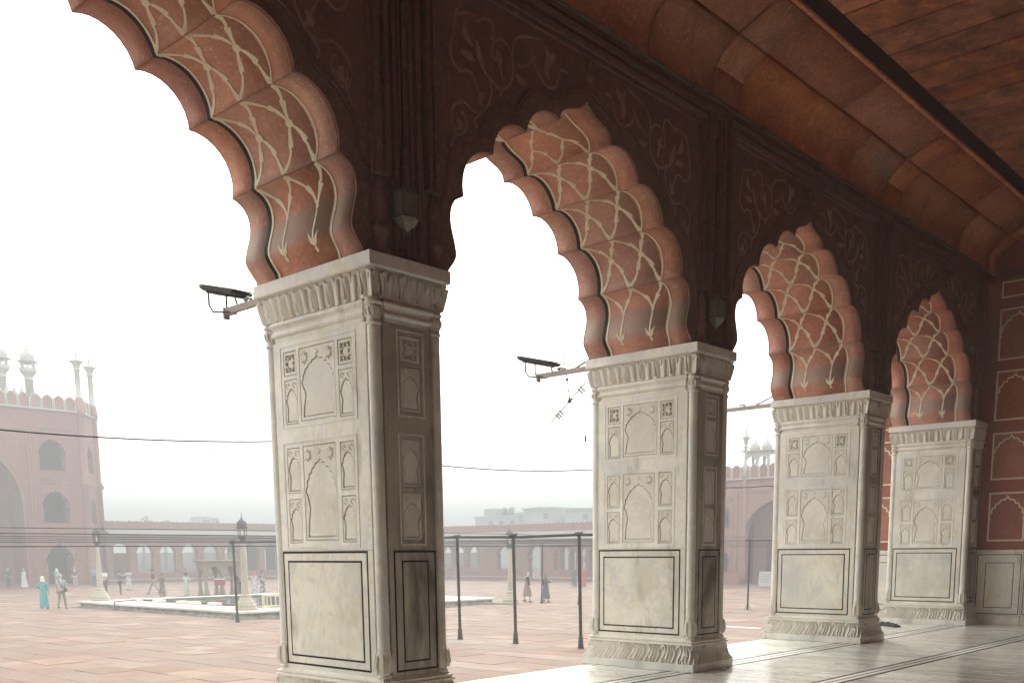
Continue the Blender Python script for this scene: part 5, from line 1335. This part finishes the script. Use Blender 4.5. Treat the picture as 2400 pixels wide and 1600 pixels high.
P('person in a long turquoise dress and white headscarf walking away', -46.27, 15.27, AW, 1.68, (.10, .36, .40), dress=(.10, .36, .40), scarf=(.75, .70, .66), aL='hip', walk=.3)
P('person in striped grey shirt and khaki trousers with a black shoulder bag', -45.45, 15.84, AW, 1.80, ((.42, .43, .48), (.30, .31, .36)), legs=(.30, .25, .18), hair=M['hair_grey'], skin=M['skin_fair'], prop='bag', walk=.5, aR='swing')
P('person in a pale cap and blue shirt half hidden behind the striped shirt', -80.9, 30.2, AW, 1.66, (.34, .45, .48), legs=(.30, .33, .36), scarf=(.75, .73, .70))
P('grey haired person in dark vest with white sleeves near the gatehouse door', -80.6, 31.6, AW+20, 1.74, (.10, .12, .14), legs=(.45, .44, .42), hair=M['hair_grey'], skin=M['skin_fair'], aR='hip')
P('person in light blue shirt and jeans with raised arms by the gatehouse door', -80.9, 33.4, TW, 1.70, (.28, .36, .52), legs=(.12, .16, .24), aL='phone', aR='phone')
P('person crouching forward in dark clothes beside the light blue shirt', -80.4, 34.3, RT, 1.45, (.13, .14, .17), legs=(.16, .17, .20), lean=.35, aL='fwd', aR='fwd')
P('person in a dark suit standing at the far left by the gatehouse', -82.4, 26.8, TW, 1.72, (.06, .08, .11), legs=(.06, .07, .09), hair=M['hair_grey'], aR='fold')
P('person in a long white robe striding beside the dark suit', -82.0, 27.9, TW-30, 1.68, (.62, .62, .60), dress=(.62, .62, .60), hair=M['hair_grey'], walk=.6)
P('person in a navy jacket cut off by the left edge', -82.6, 25.85, RT, 1.66, (.07, .09, .13), legs=(.08, .09, .12), aR='fwd')
P('person in a white shirt and dark trousers with hands folded, left of the pool', -61.6, 25.5, TW-10, 1.80, (.74, .73, .70), legs=(.07, .07, .09), aL='fold', aR='fold')
P('person in a dark shirt stretching an arm towards the patterned dress', -61.0, 26.3, RT+25, 1.70, (.20, .19, .17), legs=(.04, .04, .05), aR='out', aL='out')
P('person in a pale patterned dress lifting a phone, left of the pool', -68.9, 30.75, TW+10, 1.66, ((.55, .53, .52), (.32, .31, .34)), dress=((.55, .53, .52), (.32, .31, .34)), aL='phone', aR='phone', prop='phone')
P('person in a dark shirt, cap and khaki trousers walking left with a long stride', -59.9, 28.2, LF+20, 1.76, (.055, .065, .07), legs=(.36, .31, .24), walk=1.0, aL='fold', aR='fwd', hat=(.05, .05, .05))
P('person in a dark flowered dress with hands at the face, behind the pool edge', -54.6, 26.1, TW, 1.55, ((.07, .065, .06), (.25, .22, .19)), dress=((.07, .065, .06), (.25, .22, .19)), aL='face', aR='face')
P('dark haired person in a pale green tunic bending behind the pool', -54.5, 27.75, AW+15, 1.52, (.46, .52, .44), dress=(.46, .52, .44), aL='phone', aR='hip', lean=.08)
P('person in dark clothes standing far off behind the pale green tunic', -71.5, 37.0, TW, 1.60, (.11, .11, .12), legs=(.08, .08, .10), aR='fold')
P('person in dark clothes leaning forward inside the right arch of the kiosk', -53.2, 31.0, LF+20, 1.60, (.06, .06, .07), legs=(.05, .05, .06), lean=.45, aL='fwd', aR='fwd')
P('person in a pink headscarf and pale flowered robe, right of the kiosk', -52.2, 31.5, AW, 1.55, ((.58, .56, .58), (.34, .33, .40)), dress=((.58, .56, .58), (.34, .33, .40)), scarf=(.75, .06, .14))
P('person in a black and white flowered robe holding a camera to the face', -55.6, 34.3, TW, 1.58, ((.08, .08, .10), (.50, .48, .48)), dress=((.08, .08, .10), (.50, .48, .48)), aL='face', aR='face', prop='phone')
P('bald person in black shirt, brown wrap skirt and pale blue shawl', -29.8, 34.6, RT+8, 1.70, (.03, .035, .04), dress=(.30, .21, .18), hem=.34, bald=True, skin=M['skin_fair'], prop='shawl', walk=.4, lean=.06)
P('person in a dark robe and headscarf with a green bag, reading a leaflet', -28.95, 35.2, RT, 1.60, (.13, .135, .12), hem=.2, dress=(.13, .13, .14), scarf=(.16, .17, .13), prop='pack', walk=.35, aR='fwd', aL='fwd')
P('person in a long dark grey robe beside the pink robe, far behind the poles', -43.1, 54.7, TW, 1.50, (.13, .14, .15), dress=(.13, .14, .15), scarf=(.12, .13, .14))
P('person in a pink robe far behind the right-hand black pole', -41.9, 54.4, AW, 1.50, (.50, .10, .13), dress=(.50, .10, .13), scarf=(.55, .14, .16))
P('person in dark trousers and red shawl half hidden behind the pink robe', -41.3, 55.3, AW, 1.55, (.60, .09, .11), legs=(.09, .09, .12), scarf=(.60, .10, .12))
P('person in a white shirt nearly hidden by the second pier', -40.6, 54.6, LF, 1.62, (.70, .69, .66), legs=(.12, .12, .14))

# ------------------------------------------------------------------ haze over the city
hz = MB(); hz.box(-570, 570, -570, 570, ZC-2.0, 23.6)
hm = bpy.data.materials.new('haze'); hm.use_nodes = True; hn = hm.node_tree.nodes; hn.clear()
ho = hn.new('ShaderNodeOutputMaterial'); pv = hn.new('ShaderNodeVolumePrincipled')
pv.inputs['Color'].default_value = (.42, .45, .47, 1); pv.inputs['Density'].default_value = .0068; pv.inputs['Anisotropy'].default_value = .15
hm.node_tree.links.new(pv.outputs[0], ho.inputs['Volume'])
hz.build('haze', hm, kind='stuff')
